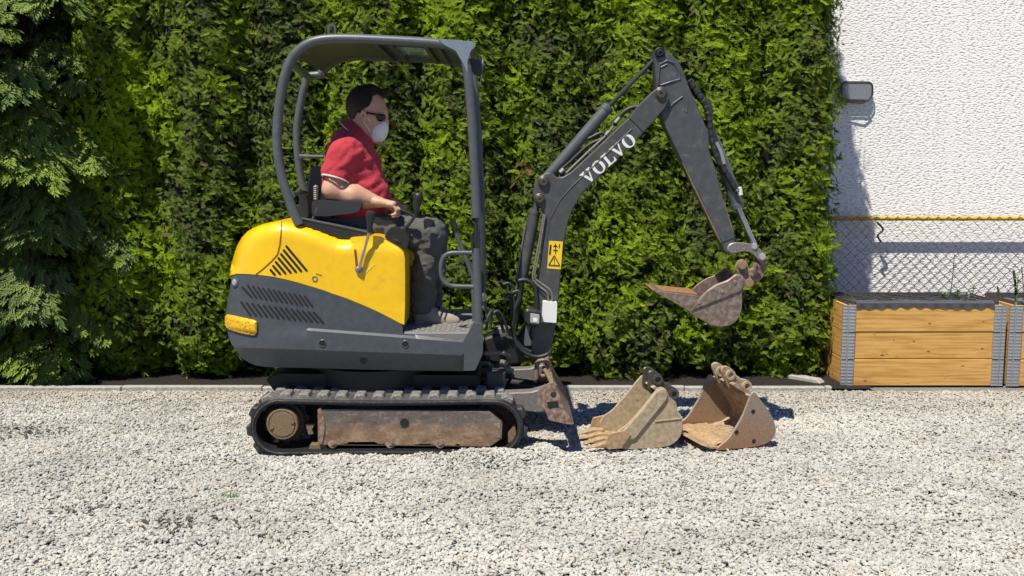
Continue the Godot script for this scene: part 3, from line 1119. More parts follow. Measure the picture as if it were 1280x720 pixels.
const HOOD := [[287, 345], [287.5, 341], [289.5, 330], [292, 320], [296, 308], [302, 297], [309, 289.5], [317, 284.5], [327, 280.5], [337, 278], [347, 276.4], [357, 276], [373, 279], [387, 283], [400, 287.5], [412, 292.5], [423, 296], [430, 297], [437, 297], [448, 296], [460, 295], [467, 295], [473, 296], [482, 300], [490, 305], [497, 309], [502, 313], [504.5, 316], [506, 322], [506.4, 350], [506.2, 380], [505.3, 406], [500, 404], [487, 397], [473, 390], [460, 384], [447, 378.5], [432, 372.5], [417, 367.5], [402, 362], [387, 357.5], [372, 353], [357, 349.2], [342, 346], [327, 344], [310, 342.5], [295, 342]]


func hood_depth(p: Vector2) -> float:
	var top := PackedVector2Array()
	for i in range(2, 31):
		top.append(Vector2(HOOD[i][0], HOOD[i][1]))
	var d := poly_dist(p, top, false)
	var r := 20.0
	var k := clampf((r - d) / r, 0.0, 1.0)
	if p.x > 440:
		r = 8.0
		k = clampf((r - d) / r, 0.0, 1.0) * 0.35
	# an edge where the pressed panel folds, from the dip in the top to the lever
	var fold := 0.012 * (1.0 - smoothstep(0.0, 14.0, absf(p.y - (300.0 + (p.x - 425.0) * 0.02)))) * smoothstep(400.0, 430.0, p.x)
	return NEAR + 0.03 + rear_curve(p.x) + 0.085 * (1.0 - sqrt(1.0 - k * k)) + fold


func skirt_depth(p: Vector2) -> float:
	var d := NEAR + 0.022 + rear_curve(p.x)
	var crease := 412.0 + (p.x - 400.0) * 0.075
	if p.x > 385.0:
		d -= 0.014 * smoothstep(crease - 1.0, crease + 2.5, p.y)
	else:
		d -= 0.014 * smoothstep(405.0, 425.0, p.y) * smoothstep(300.0, 385.0, p.x)
	var low := 434.0 + (p.x - 290.0) * 0.035
	if p.y > low:
		d += (p.y - low) * 0.0042
	return d


func slot_in(parent: Node, a: Vector2, b: Vector2, w: float, depth: Callable, m: Material, called := "vent_slot"):
	var T := []
	var n := (b - a).normalized().orthogonal() * w / 2.0
	var e := (b - a).normalized() * w / 2.0
	var rows := []
	var count := maxi(2, int(a.distance_to(b) / 4.0))
	for i in count + 3:
		var c := a.lerp(b, clampf((i - 1) / float(count), 0.0, 1.0))
		var k := 1.0
		if i == 0:
			c = a - e
			k = 0.4
		elif i == count + 2:
			c = b + e
			k = 0.4
		var row := []
		for q in [c + n * k, c - n * k]:
			var d: float = depth.call(q)
			row.append([at(q.x, q.y, d - 0.002), at(q.x, q.y, d + 0.012)])
		rows.append(row)
	for i in rows.size() - 1:
		var p: Array = rows[i]
		var q: Array = rows[i + 1]
		quad(T, p[0][0], q[0][0], q[1][0], p[1][0])
		quad(T, p[0][1], q[0][1], q[0][0], p[0][0])
		quad(T, p[1][0], q[1][0], q[1][1], p[1][1])
	obj(called, T, m, parent, 0.0)


# the front face of a plate as a fine grid, so that wear can be coloured on it
func face_grid(T: Array, line: PackedVector2Array, z: float, step: float):
	var edge := resample(line, step)
	var pts := edge.duplicate()
	var r := Rect2(edge[0], Vector2.ZERO)
	for p in edge:
		r = r.expand(p)
	var y := r.position.y
	while y < r.end.y:
		var x := r.position.x
		while x < r.end.x:
			var p := Vector2(x, y)
			if Geometry2D.is_point_in_polygon(p, edge) and poly_dist(p, edge, true) > step * 0.45:
				pts.append(p)
			x += step
		y += step
	var ix := Geometry2D.triangulate_delaunay(pts)
	for i in range(0, ix.size(), 3):
		var a := pts[ix[i]]
		var b := pts[ix[i + 1]]
		var c := pts[ix[i + 2]]
		if not Geometry2D.is_point_in_polygon((a + b + c) / 3.0, edge):
			continue
		if (b - a).cross(c - a) < 0:
			var s := b
			b = c
			c = s
		tri(T, Vector3(a.x, a.y, z), Vector3(b.x, b.y, z), Vector3(c.x, c.y, z))


func make_body(ex: Node3D):
	var T := []
	shell(T, HOOD, hood_depth, 4.0)
	var hood := obj("hood", T, M.yellow, ex, 40.0)
	for i in 7:
		slot_in(hood, Vector2(358 - 3.3 * i, 308 + 4.9 * i), Vector2(383 - 6.6 * i, 338 + 0.9 * i), 3.0, hood_depth, M.black)
	# seam of the rear cover
	var seam := [[352, 277.5], [351.5, 290], [350, 305], [347, 318], [339, 327], [328, 337], [320, 343]]
	for i in seam.size() - 1:
		slot_in(hood, Vector2(seam[i][0], seam[i][1]), Vector2(seam[i + 1][0], seam[i + 1][1]), 1.6, hood_depth, M.seam, "panel_gap")
	T = []
	var c := at(393.5, 348.5, hood_depth(Vector2(393.5, 348.5)) - 0.001)
	lathe(T, c, Vector3(0, 0, 1), [[0.017, -0.004], [0.016, 0.002], [0.011, 0.002], [0.009, -0.003], [0, -0.003]], 16)
	obj("lock", T, M.dull_steel, hood)
	slot_in(hood, Vector2(457, 341), Vector2(467.5, 330.5), 0.9, hood_depth, M.scuff, "scuff")
	slot_in(hood, Vector2(395, 342), Vector2(402, 344.5), 0.7, hood_depth, M.seam, "scuff")
	# recess beside the lever
	slot_in(hood, Vector2(444, 313), Vector2(446.5, 338), 3.0, hood_depth, M.seam, "lever_slot")
	# dark trim between hood and seat, on top of the hood
	T = []
	prism(T, flat([[372, 273], [381, 273.5], [428, 283], [462, 290.5], [462, 296], [437, 298], [424, 297.5], [400, 289], [372, 280.5]], NEAR + 0.1), -NEAR - 0.085, -NEAR - 0.25, 0.004)
	obj("seat_plinth", T, M.plastic, ex)
	T = []
	tube(T, path([[371, 273, 0], [381, 274, 0], [428, 283.5, 0], [463, 291, 0]].map(func(q): return [q[0], q[1], NEAR + 0.088]), 0), 0.008, 8)
	obj("trim", T, M.liner, ex.get_node("seat_plinth"))

	var skirt := [[293, 343], [310, 343.5], [327, 345], [342, 347], [357, 350.2], [372, 354], [387, 358.5], [402, 363], [417, 368.5], [432, 373.5], [447, 379.5], [460, 385], [473, 391], [487, 398], [500, 405], [503, 408], [503.5, 417], [578, 425], [580, 426], [580, 464], [520, 463.2], [460, 462], [400, 460.5], [343, 459], [331, 458.5], [320, 457], [311, 453], [303, 448], [295, 438], [289.5, 430], [286.5, 424], [285, 417], [283.2, 407], [282, 397], [282.5, 388], [284, 380], [286, 370], [287.5, 360], [289, 352]]
	T = []
	var folds := []
	for k in [[386.0, 578.0, -1.0], [386.0, 578.0, 2.5]]:
		folds.append(PackedVector2Array([Vector2(k[0], 412.0 + (k[0] - 400.0) * 0.075 + k[2]), Vector2(k[1], 412.0 + (k[1] - 400.0) * 0.075 + k[2])]))
	folds.append(PackedVector2Array([Vector2(290, 434), Vector2(580, 434.0 + 290.0 * 0.035)]))
	shell(T, skirt, skirt_depth, 4.0, folds)
	var body := obj("lower_body", T, M.grey, ex, 30.0)
	for i in 13:
		slot_in(body, Vector2(303 + 6.5 * i, (359.0 if i == 0 else 355.5) + 1.25 * i), Vector2(314 + 6.5 * i - 0.12 * i, 371.5 + 1.0 * i), 2.6, skirt_depth, M.black)
	for i in 14:
		slot_in(body, Vector2(301.5 + 7.0 * i, 378.0 + 1.0 * i), Vector2(313 + 7.0 * i, 394.0 + 0.75 * i), 2.8, skirt_depth, M.black)
	for q in [[403, 429], [506.5, 430]]:
		T = []
		var o := at(q[0], q[1], skirt_depth(Vector2(q[0], q[1])))
		lathe(T, o, Vector3(0, 0, 1), [[0.021, -0.002], [0.021, 0.003], [0.018, 0.005], [0.0165, 0.003]], 18)
		obj("bolt_ring", T, M.frame_grey, body)
		T = []
		lathe(T, o, Vector3(0, 0, 1), [[0.0165, 0.001], [0.010, 0.001], [0.010, 0.006], [0, 0.006]], 6)
		obj("bolt", T, M.black, body)
	T = []
	var hole := Vector2(454.5, 449.5)
	lathe(T, at(hole.x, hole.y, skirt_depth(hole)) + Vector3(0, -0.006, 0.004), Vector3(0, -0.35, 1), [[0.0, 0.0], [0.020, 0.0], [0.020, -0.02]], 16)
	obj("drain_hole", T, M.black, body)
	# a scratch worn to bare metal along the fold
	for s in [[545, 423.0, 16]]:
		slot_in(body, Vector2(s[0] - s[2] / 2.0, s[1] - s[2] * 0.04), Vector2(s[0] + s[2] / 2.0, s[1] + s[2] * 0.04), 0.7, skirt_depth, M.dull_steel, "scuff")
	# round rear light, behind the corner of the tail
	T = []
	var rl := Vector2(294, 353)
	var q := at(rl.x, rl.y, skirt_depth(rl) - 0.004)
	lathe(T, q, Vector3(-0.55, 0, 0.83), [[0.028, -0.01], [0.028, 0.004], [0.02, 0.008]], 18)
	obj("light_bezel", T, M.frame_grey, body)
	T = []
	lathe(T, q, Vector3(-0.55, 0, 0.83), [[0.022, 0.004], [0.015, 0.011], [0, 0.013]], 18)
	obj("rear_light", T, M.lens, body)
	# yellow tail guard block
	T = []
	var guard := [[281, 396], [283, 393.5], [290, 394.5], [304, 397.5], [318, 400.5], [320.5, 402.5], [321, 408], [320.5, 416], [318, 419], [313, 418.8], [300, 416], [288, 412.5], [283, 410], [281, 406]]
	shell(T, guard, func(p): return NEAR + 0.012 + rear_curve(p.x) * 0.92 - 0.016 * smoothstep(0.0, 5.0, minf(minf(p.x - 280.0, 322.0 - p.x), minf(p.y - (393.0 + (p.x - 283.0) * 0.19), 412.0 + (p.x - 283.0) * 0.19 - p.y))), 2.0)
	obj("tail_guard", T, M.yellow_worn, ex, 40.0)
	# front corner casting, under the canopy post
	T = []
	prism(T, round2(flat([[579.5, 464], [580, 425], [592, 405], [603, 404], [603.5, 442], [594, 463.5]], NEAR), 0.01), -NEAR - 0.008, -NEAR - 0.10, 0.008)
	obj("corner_casting", T, M.grey, ex)
	T = []
	prism(T, round2(flat([[579.5, 464], [580, 425], [592, 405], [603, 404], [603.5, 442], [594, 463.5]], FAR), 0.01), -FAR, -FAR + 0.09, 0.008)
	obj("corner_casting", T, M.grey, ex)
	# platform floor with tread pattern
	var fy := at(540, 414.5, NEAR + 0.04).y
	var x0 := at(500, 414, NEAR).x
	var x1 := at(596, 414, NEAR).x
	T = []
	box(T, Vector3((x0 + x1) / 2, fy - 0.06, -MID), Vector3(x1 - x0, 0.12, 0.90), 0.01)
	var floor_ := obj("platform_floor", T, M.tread_plate, ex)
	T = []
	for i in 13:
		for j in 18:
			if (i + j) % 2 == 0:
				box(T, Vector3(x0 + 0.03 + i * 0.028, fy + 0.001, -NEAR - 0.06 - j * 0.028), Vector3(0.022, 0.006, 0.008), 0.002, Transform3D())
	var st := obj("tread_bars", T, M.dull_steel, floor_, 0.0)
	st.set_meta("kind", "stuff")
	# front wall of the engine and seat box, dark
	T = []
	prism(T, flat([[440, 300], [500, 312], [511, 322], [514, 404], [503, 412], [440, 404]], MID), -NEAR - 0.10, -FAR + 0.10, 0.015)
	obj("seat_box", T, M.black, ex)


func seat(ex: Node3D):
	var T := []
	prism(T, round2(flat([[394, 280], [394, 222], [399, 208], [409, 207], [417, 222], [424, 280]], MID), 0.03), -MID - 0.21, -MID + 0.21, 0.03)
	obj("seat_back", T, M.plastic, ex)
	T = []
	prism(T, round2(flat([[398, 284], [402, 272], [500, 268], [508, 276], [504, 300], [400, 300]], MID), 0.03), -MID - 0.22, -MID + 0.22, 0.03)
	obj("seat_cushion", T, M.plastic, ex)
	for s in [[NEAR + 0.17, NEAR + 0.25], [FAR - 0.25, FAR - 0.17]]:
		T = []
		prism(T, round2(flat([[390, 251], [399, 250], [450, 252.5], [453, 254], [449, 264], [440, 267], [407, 270.5], [392, 270], [389.5, 266]], s[0]), 0.008), -s[0], -s[1], 0.012)
		obj("armrest", T, M.armrest, ex)
	T = []
	rod(T, at(392, 282, NEAR + 0.2), at(394, 262, NEAR + 0.2), 0.010, 10)
	tube(T, path([[390, 276, NEAR + 0.18], [396, 262, NEAR + 0.175], [394, 252, NEAR + 0.18]], 0), 0.007, 8)
	obj("armrest_bracket", T, M.frame_grey, ex)
	# a ribbed spring bellows behind the armrest
	var prof := []
	for i in 15:
		prof.append([0.011 + 0.005 * (i % 2), i * 0.0055])
	prof = [[0, 0]] + prof + [[0, 0.085]]
	T = []
	lathe(T, at(395, 250, NEAR + 0.2), Vector3(0, 1, 0), prof, 12)
	obj("bellows", T, M.dull_steel, ex)
	T = []
	prism(T, flat([[372, 277], [376, 236], [384, 244], [392, 272], [398, 284]], NEAR + 0.34), -NEAR - 0.32, -NEAR - 0.36, 0.005)
	obj("belt_bracket", T, M.plastic, ex)


func make_canopy(ex: Node3D):
	var T := []
	var dn := NEAR + 0.07
	var near := curve(path([[374, 281, 0], [367, 265, 0], [358, 240, 0], [350, 210, 0], [346.5, 180, 0], [347.5, 148, 0], [351, 118, 0], [356, 95, 0], [365, 73, 0], [381, 57, 0], [403, 49.5, 0], [440, 48.5, 0], [500, 51, 0], [545, 54, 0], [563, 57.5, 0], [575, 65, 0], [581, 76, 0], [585, 95, 0], [589, 140, 0], [592, 190, 0], [594.5, 240, 0], [595.5, 272, 0]].map(func(q): return [q[0], q[1], dn]), dn), 5)
	tube(T, near, 0.0255, 14)
	var frame := obj("canopy_frame", T, M.frame_grey, ex, 50.0)
	# rail of the far side: same bend over the top, its rear leg set further in
	T = []
	var df := FAR - 0.06
	var zoff := df - dn
	var far := []
	for p in near:
		if p.x > at(361, 80, dn).x and (p.y > 2.03 or p.x > -0.8) and p.y > 1.95:
			far.append(p + Vector3(0, 0, -zoff))
	var leg := curve(path([[384, 95, 0], [376, 128, 0], [371, 163, 0], [372.5, 197, 0], [377, 227, 0], [385, 254, 0], [391, 275, 0]].map(func(q): return [q[0], q[1], df]), 0), 5)
	leg = [far[0] + Vector3(0.03, 0.01, 0)] + leg
	tube(T, leg, 0.024, 12)
	obj("rear_post", T, M.frame_grey, frame, 50.0)
	T = []
	tube(T, far, 0.0275, 12)
	obj("far_rail", T, M.frame_grey, frame, 50.0)
	# the far front post
	T = []
	tube(T, curve([far[far.size() - 1], near[near.size() - 12] + Vector3(0, 0, -zoff), near[near.size() - 1] + Vector3(0, 0, -zoff), at(597, 405, NEAR + 0.05) + Vector3(0, 0, -zoff)], 5), 0.026, 12)
	obj("front_post", T, M.frame_grey, frame, 50.0)
	# lower near post, thicker, with its plug joint
	T = []
	tube(T, path([[594.8, 310, dn], [597, 360, dn], [598.5, 408, dn]], dn), 0.0235, 14)
	obj("front_post", T, M.frame_grey, frame, 50.0)
	T = []
	tube(T, path([[595.5, 268, dn], [594.8, 312, dn]], dn), [0.012, 0.014], 10)
	rod(T, at(589.5, 292, dn - 0.02), at(590.5, 312, dn - 0.02), 0.007, 8)
	rod(T, at(598.5, 286, dn - 0.012), at(598.5, 310, dn - 0.012), 0.008, 8)
	obj("post_joint", T, M.plastic, frame)
	# cross members at the rear
	T = []
	tube(T, [at(362, 78, dn), at(388, 98, df)], 0.022, 10)
	tube(T, [at(378, 61, dn), at(403, 78, df)], 0.012, 8)
	obj("rear_cross_tube", T, M.frame_grey, frame)
	for q in [[[368, 195, dn + 0.4], [404, 196, MID]], [[377, 241, FAR - 0.2], [396, 240, MID]], [[359, 242, dn], [396, 239, dn + 0.36]]]:
		T = []
		tube(T, [at(q[0][0] + 6, q[0][1], q[0][2]), at(q[1][0], q[1][1], q[1][2])], 0.011, 8)
		obj("seat_bar", T, M.frame_grey, frame)
	# roof skin between the rails, with a clear panel
	var prof := []
	for p in near:
		if p.y > 2.02 and p.x > at(366, 73, dn).x and p.x < at(578, 60, dn).x:
			prof.append(p)
	var zn := -dn - 0.012
	var zf := -df + 0.012
	var win0 := at(489, 60, dn).x
	var win1 := at(531, 60, dn).x
	T = []
	var W := []
	for i in prof.size() - 1:
		var a: Vector3 = prof[i]
		var b: Vector3 = prof[i + 1]
		var in_win: bool = (a.x + b.x) / 2 > win0 and (a.x + b.x) / 2 < win1
		for k in 3:
			var z0: float = lerpf(zn, zf, [0.0, 0.25, 0.8, 1.0][k])
			var z1: float = lerpf(zn, zf, [0.0, 0.25, 0.8, 1.0][k + 1])
			var S := W if in_win and k == 1 else T
			for off in [0.004, -0.008]:
				quad(S, Vector3(a.x, a.y + off, z0), Vector3(b.x, b.y + off, z0), Vector3(b.x, b.y + off, z1), Vector3(a.x, a.y + off, z1))
	var roof := obj("roof", T, M.roof, ex, 40.0)
	obj("roof_window", W, M.glass, roof)
	for x in [470.0, 488.0, 532.0, 548.0]:
		T = []
		var p := at(x, 56, dn)
		box(T, Vector3(p.x, at(x, 51 + (x - 470) * 0.045, dn).y - 0.018, (zn + zf) / 2), Vector3(0.022, 0.022, zn - zf), 0.003)
		obj("roof_rib", T, M.roof, roof)
	# gusset where the rail meets the front post
	T = []
	prism(T, round2(flat([[548, 49.5], [570, 50.5], [593, 53], [595, 57.5], [588, 65], [584.5, 78], [585, 92], [579, 80], [570, 64], [556, 57]], dn), 0.006), -dn + 0.026, -dn + 0.008, 0.003)
	obj("gusset", T, M.gusset, frame)
	# lifting eye
	T = []
	prism(T, round2(flat([[409.5, 43], [409.5, 34], [411.5, 30.5], [415, 29.5], [418.5, 30.5], [420.5, 34], [420.5, 43], [417.5, 43], [417.5, 36], [416, 33.5], [414, 33.5], [412.5, 36], [412.5, 43]], dn), 0.004), -dn - 0.008, -dn + 0.008, 0.002)
	obj("lifting_eye", T, M.frame_grey, frame)
	# work lamp on the canopy front
	var lamp := Node3D.new()
	lamp.name = "canopy_lamp"
	lamp.position = at(596, 84, dn + 0.08) - ex.position
	ex.add_child(lamp, true)
	T = []
	prism(T, round2(flat([[588, 73], [595, 72], [602, 74], [602.5, 92], [600, 94], [590, 90]], dn + 0.03), 0.01), -dn - 0.03, -dn - 0.17, 0.012)
	obj("lamp_housing", T, M.plastic, lamp)
	T = []
	prism(T, round2(flat([[602.4, 73], [604.2, 73.5], [601.5, 98], [599.5, 105], [601, 92]], dn + 0.03), 0.002), -dn - 0.06, -dn - 0.15, 0.001)
	obj("lamp_glass", T, M.lens, lamp)
	T = []
	prism(T, flat([[588, 60], [593, 58], [592, 74], [588, 76]], dn), -dn - 0.05, -dn - 0.14, 0.003)
	obj("lamp_bracket", T, M.plastic, lamp)


func make_controls(ex: Node3D):
	var T := []
	var d := NEAR + 0.01
	tube(T, path([[448.8, 337, d], [455, 314, d], [460, 296, d - 0.01], [462, 284, d - 0.01]], d), 0.0085, 10)
	var lever := obj("safety_lever", T, M.steel, ex)
	T = []
	lathe(T, at(462, 284, d - 0.01), Vector3(0.08, 1, 0), [[0.009, -0.03], [0.014, -0.02], [0.018, 0.03], [0.024, 0.05], [0.028, 0.065], [0.026, 0.08], [0.012, 0.088], [0, 0.089]], 16)
	obj("knob", T, M.plastic, lever)
	T = []
	lathe(T, at(448.8, 337, d + 0.015), Vector3(0, 0, 1), [[0.02, -0.02], [0.02, 0.008], [0.012, 0.014], [0, 0.014]], 16)
	obj("pivot", T, M.dull_steel, lever)
	# near joystick
	d = NEAR + 0.12
	T = []
	tube(T, path([[505, 287, d], [514, 277, d], [521, 266, d]], d), [0.012, 0.009, 0.009], 10)
	var joy := obj("joystick", T, M.plastic, ex)
	T = []
	tube(T, curve(path([[520.5, 267, d], [521, 258, d], [522, 250, d], [523, 244, d], [523.5, 240, d]], d), 4), [0.012, 0.014, 0.016, 0.018, 0.019, 0.020, 0.022, 0.023, 0.025, 0.026, 0.027, 0.027, 0.026, 0.024, 0.020, 0.014, 0.006], 14)
	obj("grip", T, M.plastic, joy, 60.0)
	var prof := [[0.0, 0.0]]
	for i in 9:
		prof.append([0.055 - i * 0.0048 + 0.005 * (i % 2), i * 0.011])
	prof.append([0.0, 0.095])
	T = []
	lathe(T, at(497, 302, d + 0.01), Vector3(0.45, 0.9, 0), prof, 16)
	obj("boot", T, M.black, joy)
	T = []
	prism(T, round2(flat([[480, 296], [488, 284], [506, 287], [512, 298], [508, 312], [496, 309]], d - 0.04), 0.015), -d + 0.04, -d - 0.10, 0.015)
	obj("console", T, M.black, ex)
	# near hand's short pilot lever
	T = []
	tube(T, path([[500, 262, NEAR + 0.2], [511, 266, NEAR + 0.2], [517, 270, NEAR + 0.2]], 0), 0.010, 8)
	obj("wrist_lever", T, M.plastic, ex)
	# travel levers
	for q in [[[567, 284], [577, 310], [591, 345], MID - 0.06], [[569, 290], [580, 315], [594, 348], MID + 0.10]]:
		T = []
		tube(T, path([[q[0][0], q[0][1], q[3]], [q[1][0], q[1][1], q[3]], [q[2][0], q[2][1], q[3]], [q[2][0] + 2, 412, q[3]]], 0), 0.0125, 10)
		var tl := obj("travel_lever", T, M.frame_grey, ex)
		T = []
		tube(T, path([[q[0][0] - 1.5, q[0][1] - 11, q[3]], [q[0][0] + 2, q[0][1] + 6, q[3]]], 0), [0.018, 0.015], 10)
		obj("grip", T, M.plastic, tl)
	# entry handrail
	d = NEAR + 0.075
	T = []
	tube(T, curve(path([[593, 316, d], [575, 316, d], [563, 316.5, d], [555, 321, d], [551.5, 330, d], [551.5, 343, d], [555, 352, d], [563, 357, d], [575, 358, d], [593, 358.5, d]], d), 4), 0.0125, 12)
	obj("handrail", T, M.frame_grey, ex, 50.0)
	# pedal and pump valves in front of the floor
	T = []
	prism(T, round2(flat([[598, 372], [604, 368], [609, 372], [606, 378], [599, 377]], MID - 0.2), 0.006), -MID + 0.2, -MID + 0.1, 0.004)
	rod(T, at(604, 376, MID - 0.15), at(612, 398, MID - 0.15), 0.01, 8)
	obj("pedal", T, M.frame_grey, ex)
	for i in 2:
		T = []
		var x := 608.0 + i * 5.0
		tube(T, curve(path([[x, 412, MID - 0.2 + i * 0.05], [x + 2, 396 - i * 2, MID - 0.2 + i * 0.04], [x + 9 + i, 388 + i, MID - 0.15], [x + 16 + i * 2, 398 + i * 4, MID - 0.12], [x + 22, 416, MID - 0.1]], 0), 4), 0.009, 8)
		obj("valve_hose", T, M.dark_steel if i % 2 else M.rubber, ex)


func track_loop(r_off: float, n := 22) -> Array:   # points of the loop (elevation), clockwise from the top left
	var pts := []
	var a := Vector2(349, 534)
	var b := Vector2(618, 534.5)
	for i in n:
		var t := PI / 2 + PI * i / (n - 1)
		pts.append(a + Vector2(cos(t), -sin(t)) * (37.0 + r_off))
	for i in range(1, 24):
		var f := i / 24.0
		pts.append(Vector2(lerpf(349, 618, f), lerpf(a.y, b.y, f) + 37.0 + r_off - 1.5 * sin(f * PI)))
	for i in n:
		var t := -PI / 2 + PI * i / (n - 1)
		pts.append(b + Vector2(cos(t), -sin(t)) * (36.5 + r_off))
	for i in range(1, 24):
		var f := i / 24.0
		pts.append(Vector2(lerpf(618, 349, f), lerpf(b.y, a.y, f) - 37.0 - r_off + 2.0 * sin(f * PI)))
	return pts


func make_track(ex: Node3D, d0: float, d1: float):
	# belt
	var T := []
	var rings := []
	var prof := [[-7.5, 0.0], [-1.0, 0.0], [0.0, 0.012], [0.0, 1.0 - 0.012], [-1.0, 1.0], [-7.5, 1.0]]
	var loops := []
	for q in prof:
		loops.append(track_loop(q[0]))
	var w := d1 - d0
	for k in prof.size():
		var ring := []
		for p in loops[k]:
			var v := at(p.x, p.y, NEAR)
			ring.append(Vector3(v.x, v.y, -d0 - (prof[k][1] if prof[k][1] < 0.5 and prof[k][1] > 0 else prof[k][1] * w if prof[k][1] >= 1.0 else 0.0 if prof[k][1] == 0.0 else w - 0.012)))
		rings.append(ring)
	var n: int = rings[0].size()
	for k in prof.size():
		var k2 := (k + 1) % prof.size()
		for i in n:
			var j := (i + 1) % n
			quad(T, rings[k][i], rings[k2][i], rings[k2][j], rings[k][j])
	var belt := obj("rubber_track", T, M.tinted_worn, ex, 35.0, func(p): return Color(0.030, 0.030, 0.032).lerp(Color(0.22, 0.215, 0.20), smoothstep(at(500, 503, NEAR).y, at(500, 497, NEAR).y, p.y) * (0.7 + 0.5 * fine.get_noise_2d(p.x * 500, p.z * 500))))
	# raised rim on the side of the belt
	T = []
	var rim := []
	for p in track_loop(-4.2):
		var v := at(p.x, p.y, NEAR)
		rim.append(Vector3(v.x, v.y, -d0 - 0.001))
	tube(T, rim, 0.007, 6, true)
	obj("track_rim", T, M.rubber, belt, 60.0)
	# lugs
	var line := track_loop(0.0)
	var lens := [0.0]
	for i in line.size():
		lens.append(lens[i] + line[i].distance_to(line[(i + 1) % line.size()]))
	var total: float = lens[line.size()]
	var count := 33
	var proto: Mesh
	var L := []
	var lug := PackedVector2Array([Vector2(-0.038, -0.01), Vector2(-0.026, 0.020), Vector2(-0.020, 0.024), Vector2(0.020, 0.024), Vector2(0.026, 0.020), Vector2(0.038, -0.01)])
	prism(L, lug, -0.052, 0.052, 0.008)
	proto = mesh_of(L, Vector3.ZERO, 30.0)
	for k in count * 2:
		var s: float = fmod(total * (k / 2 + (0.5 if k % 2 else 0.0) + 0.22) / count, total)
		var i := 0
		while lens[i + 1] < s:
			i += 1
		var a: Vector2 = line[i]
		var b: Vector2 = line[(i + 1) % line.size()]
		var f: float = (s - lens[i]) / maxf(1e-6, lens[i + 1] - lens[i])
		var p := a.lerp(b, f)
		var v := at(p.x, p.y, NEAR)
		var va := at(a.x, a.y, NEAR)
		var vb := at(b.x, b.y, NEAR)
		var t := (va - vb)
		t.z = 0
		t = t.normalized()
		var o := MeshInstance3D.new()
		o.name = unique("track_lug", belt)
		o.mesh = proto
		var top: bool = t.x > 0.7 and v.y > 0.2
		o.material_override = M.dusty_rubber if top else M.rubber
		o.transform = Transform3D(Basis(t, Vector3(-t.y, t.x, 0), Vector3(0, 0, 1)), Vector3(v.x, v.y, -d0 - (w * 0.27 if k % 2 else w * 0.73)) - origin_of(belt))
		belt.add_child(o, true)
	# dust lies on the upper run
	# frame plate
	T = []
	prism(T, round2(flat([[398.5, 514], [403, 511.5], [612, 514], [628, 528], [627, 548], [612, 558], [400, 556]], d0 + 0.02), 0.006), -d0 - 0.018, -d1 + 0.03, 0.005)
	face_grid(T, flat([[400, 515], [404, 512.5], [611, 515], [627, 528.5], [626, 547], [611.5, 557], [401, 555]], d0 + 0.02), -d0 - 0.0165, 0.011)
	var frame := obj("track_frame", T, M.tinted_worn, ex, 30.0, track_tint)
	T = []
	var c := at(505.5, 528.5, d0 + 0.013)
	lathe(T, c, Vector3(0, 0, 1), [[0.024, -0.01], [0.024, 0.0015], [0.021, 0.0015], [0.021, 0.001], [0, 0.001]], 20)
	obj("grease_hole", T, M.black, frame)
	T = []
	prism(T, round2(flat([[618.5, 526], [625.5, 527], [625.5, 548], [618, 549]], d0), 0.004), -d0 - 0.014, -d0 - 0.019, 0.002)
	obj("end_plate", T, M.rust, frame)
	T = []
	prism(T, round2(flat([[396.5, 513], [400, 510], [403.5, 518], [406, 530], [406, 540], [402, 557], [397, 556]], d0), 0.004), -d0 - 0.010, -d0 - 0.03, 0.003)
	obj("front_rib", T, M.rust, frame)
	# rollers under the frame
	for x in [416.0, 488.0, 550.0]:
		T = []
		rod(T, at(x, 555, d0 + 0.014), at(x, 555, d0 + 0.2), 0.026, 16)
		lathe(T, at(x, 554, d0 + 0.016), Vector3(0, 0, 1), [[0.022, -0.01], [0.020, 0.004], [0.012, 0.005], [0.012, 0.011], [0, 0.011]], 10)
		obj("track_roller", T, M.rust, ex)
	# sprocket with its hub
	T = []
	var hc := at(352, 531, NEAR)
	var teeth := PackedVector2Array()
	for i in 88:
		var an := TAU * i / 88
		var rr := 0.122 + (0.014 if i % 8 < 4 else 0.0)
		teeth.append(Vector2(hc.x + cos(an) * rr, hc.y + sin(an) * rr))
	prism(T, teeth, -d0 - 0.10, -d0 - 0.13, 0.004)
	lathe(T, Vector3(hc.x, hc.y, -d0 - 0.10), Vector3(0, 0, 1), [[0.115, 0.0], [0.11, 0.03], [0.09, 0.035], [0.09, 0.05]], 28)
	var spr := obj("sprocket", T, M.dark_rust, ex)
	T = []
	lathe(T, Vector3(hc.x, hc.y, -d0 - 0.012), Vector3(0, 0, 1), [[0.088, -0.05], [0.088, -0.006], [0.084, 0.0], [0.076, 0.0], [0.074, -0.004], [0.071, -0.004], [0.069, 0.003], [0, 0.004]], 30)
	for q in [[-13, 4], [13, -3]]:
		bolt(T, Vector3(at(352 + q[0], 531 + q[1], NEAR).x, at(352 + q[0], 531 + q[1], NEAR).y, -d0 - 0.009), 0.010, 0.006)
	obj("hub_cover", T, M.hub, spr)
	# mud and bracket pieces by the sprocket
	T = []
	prism(T, round2(flat([[379, 534], [391, 534], [387, 540], [389, 546], [383, 547], [381, 540]], NEAR), 0.003), -d0 - 0.06, -d0 - 0.09, 0.003)
	prism(T, round2(flat([[386, 558], [405, 558], [408, 562], [404, 565], [385, 563]], NEAR), 0.003), -d0 - 0.03, -d0 - 0.10, 0.003)
	prism(T, round2(flat([[339, 556], [343, 549], [346, 556]], NEAR), 0.002), -d0 - 0.05, -d0 - 0.07, 0.002)
	obj("track_guide", T, M.hub, ex)
	# idler
	T = []
	var ic := at(618, 534.5, NEAR)
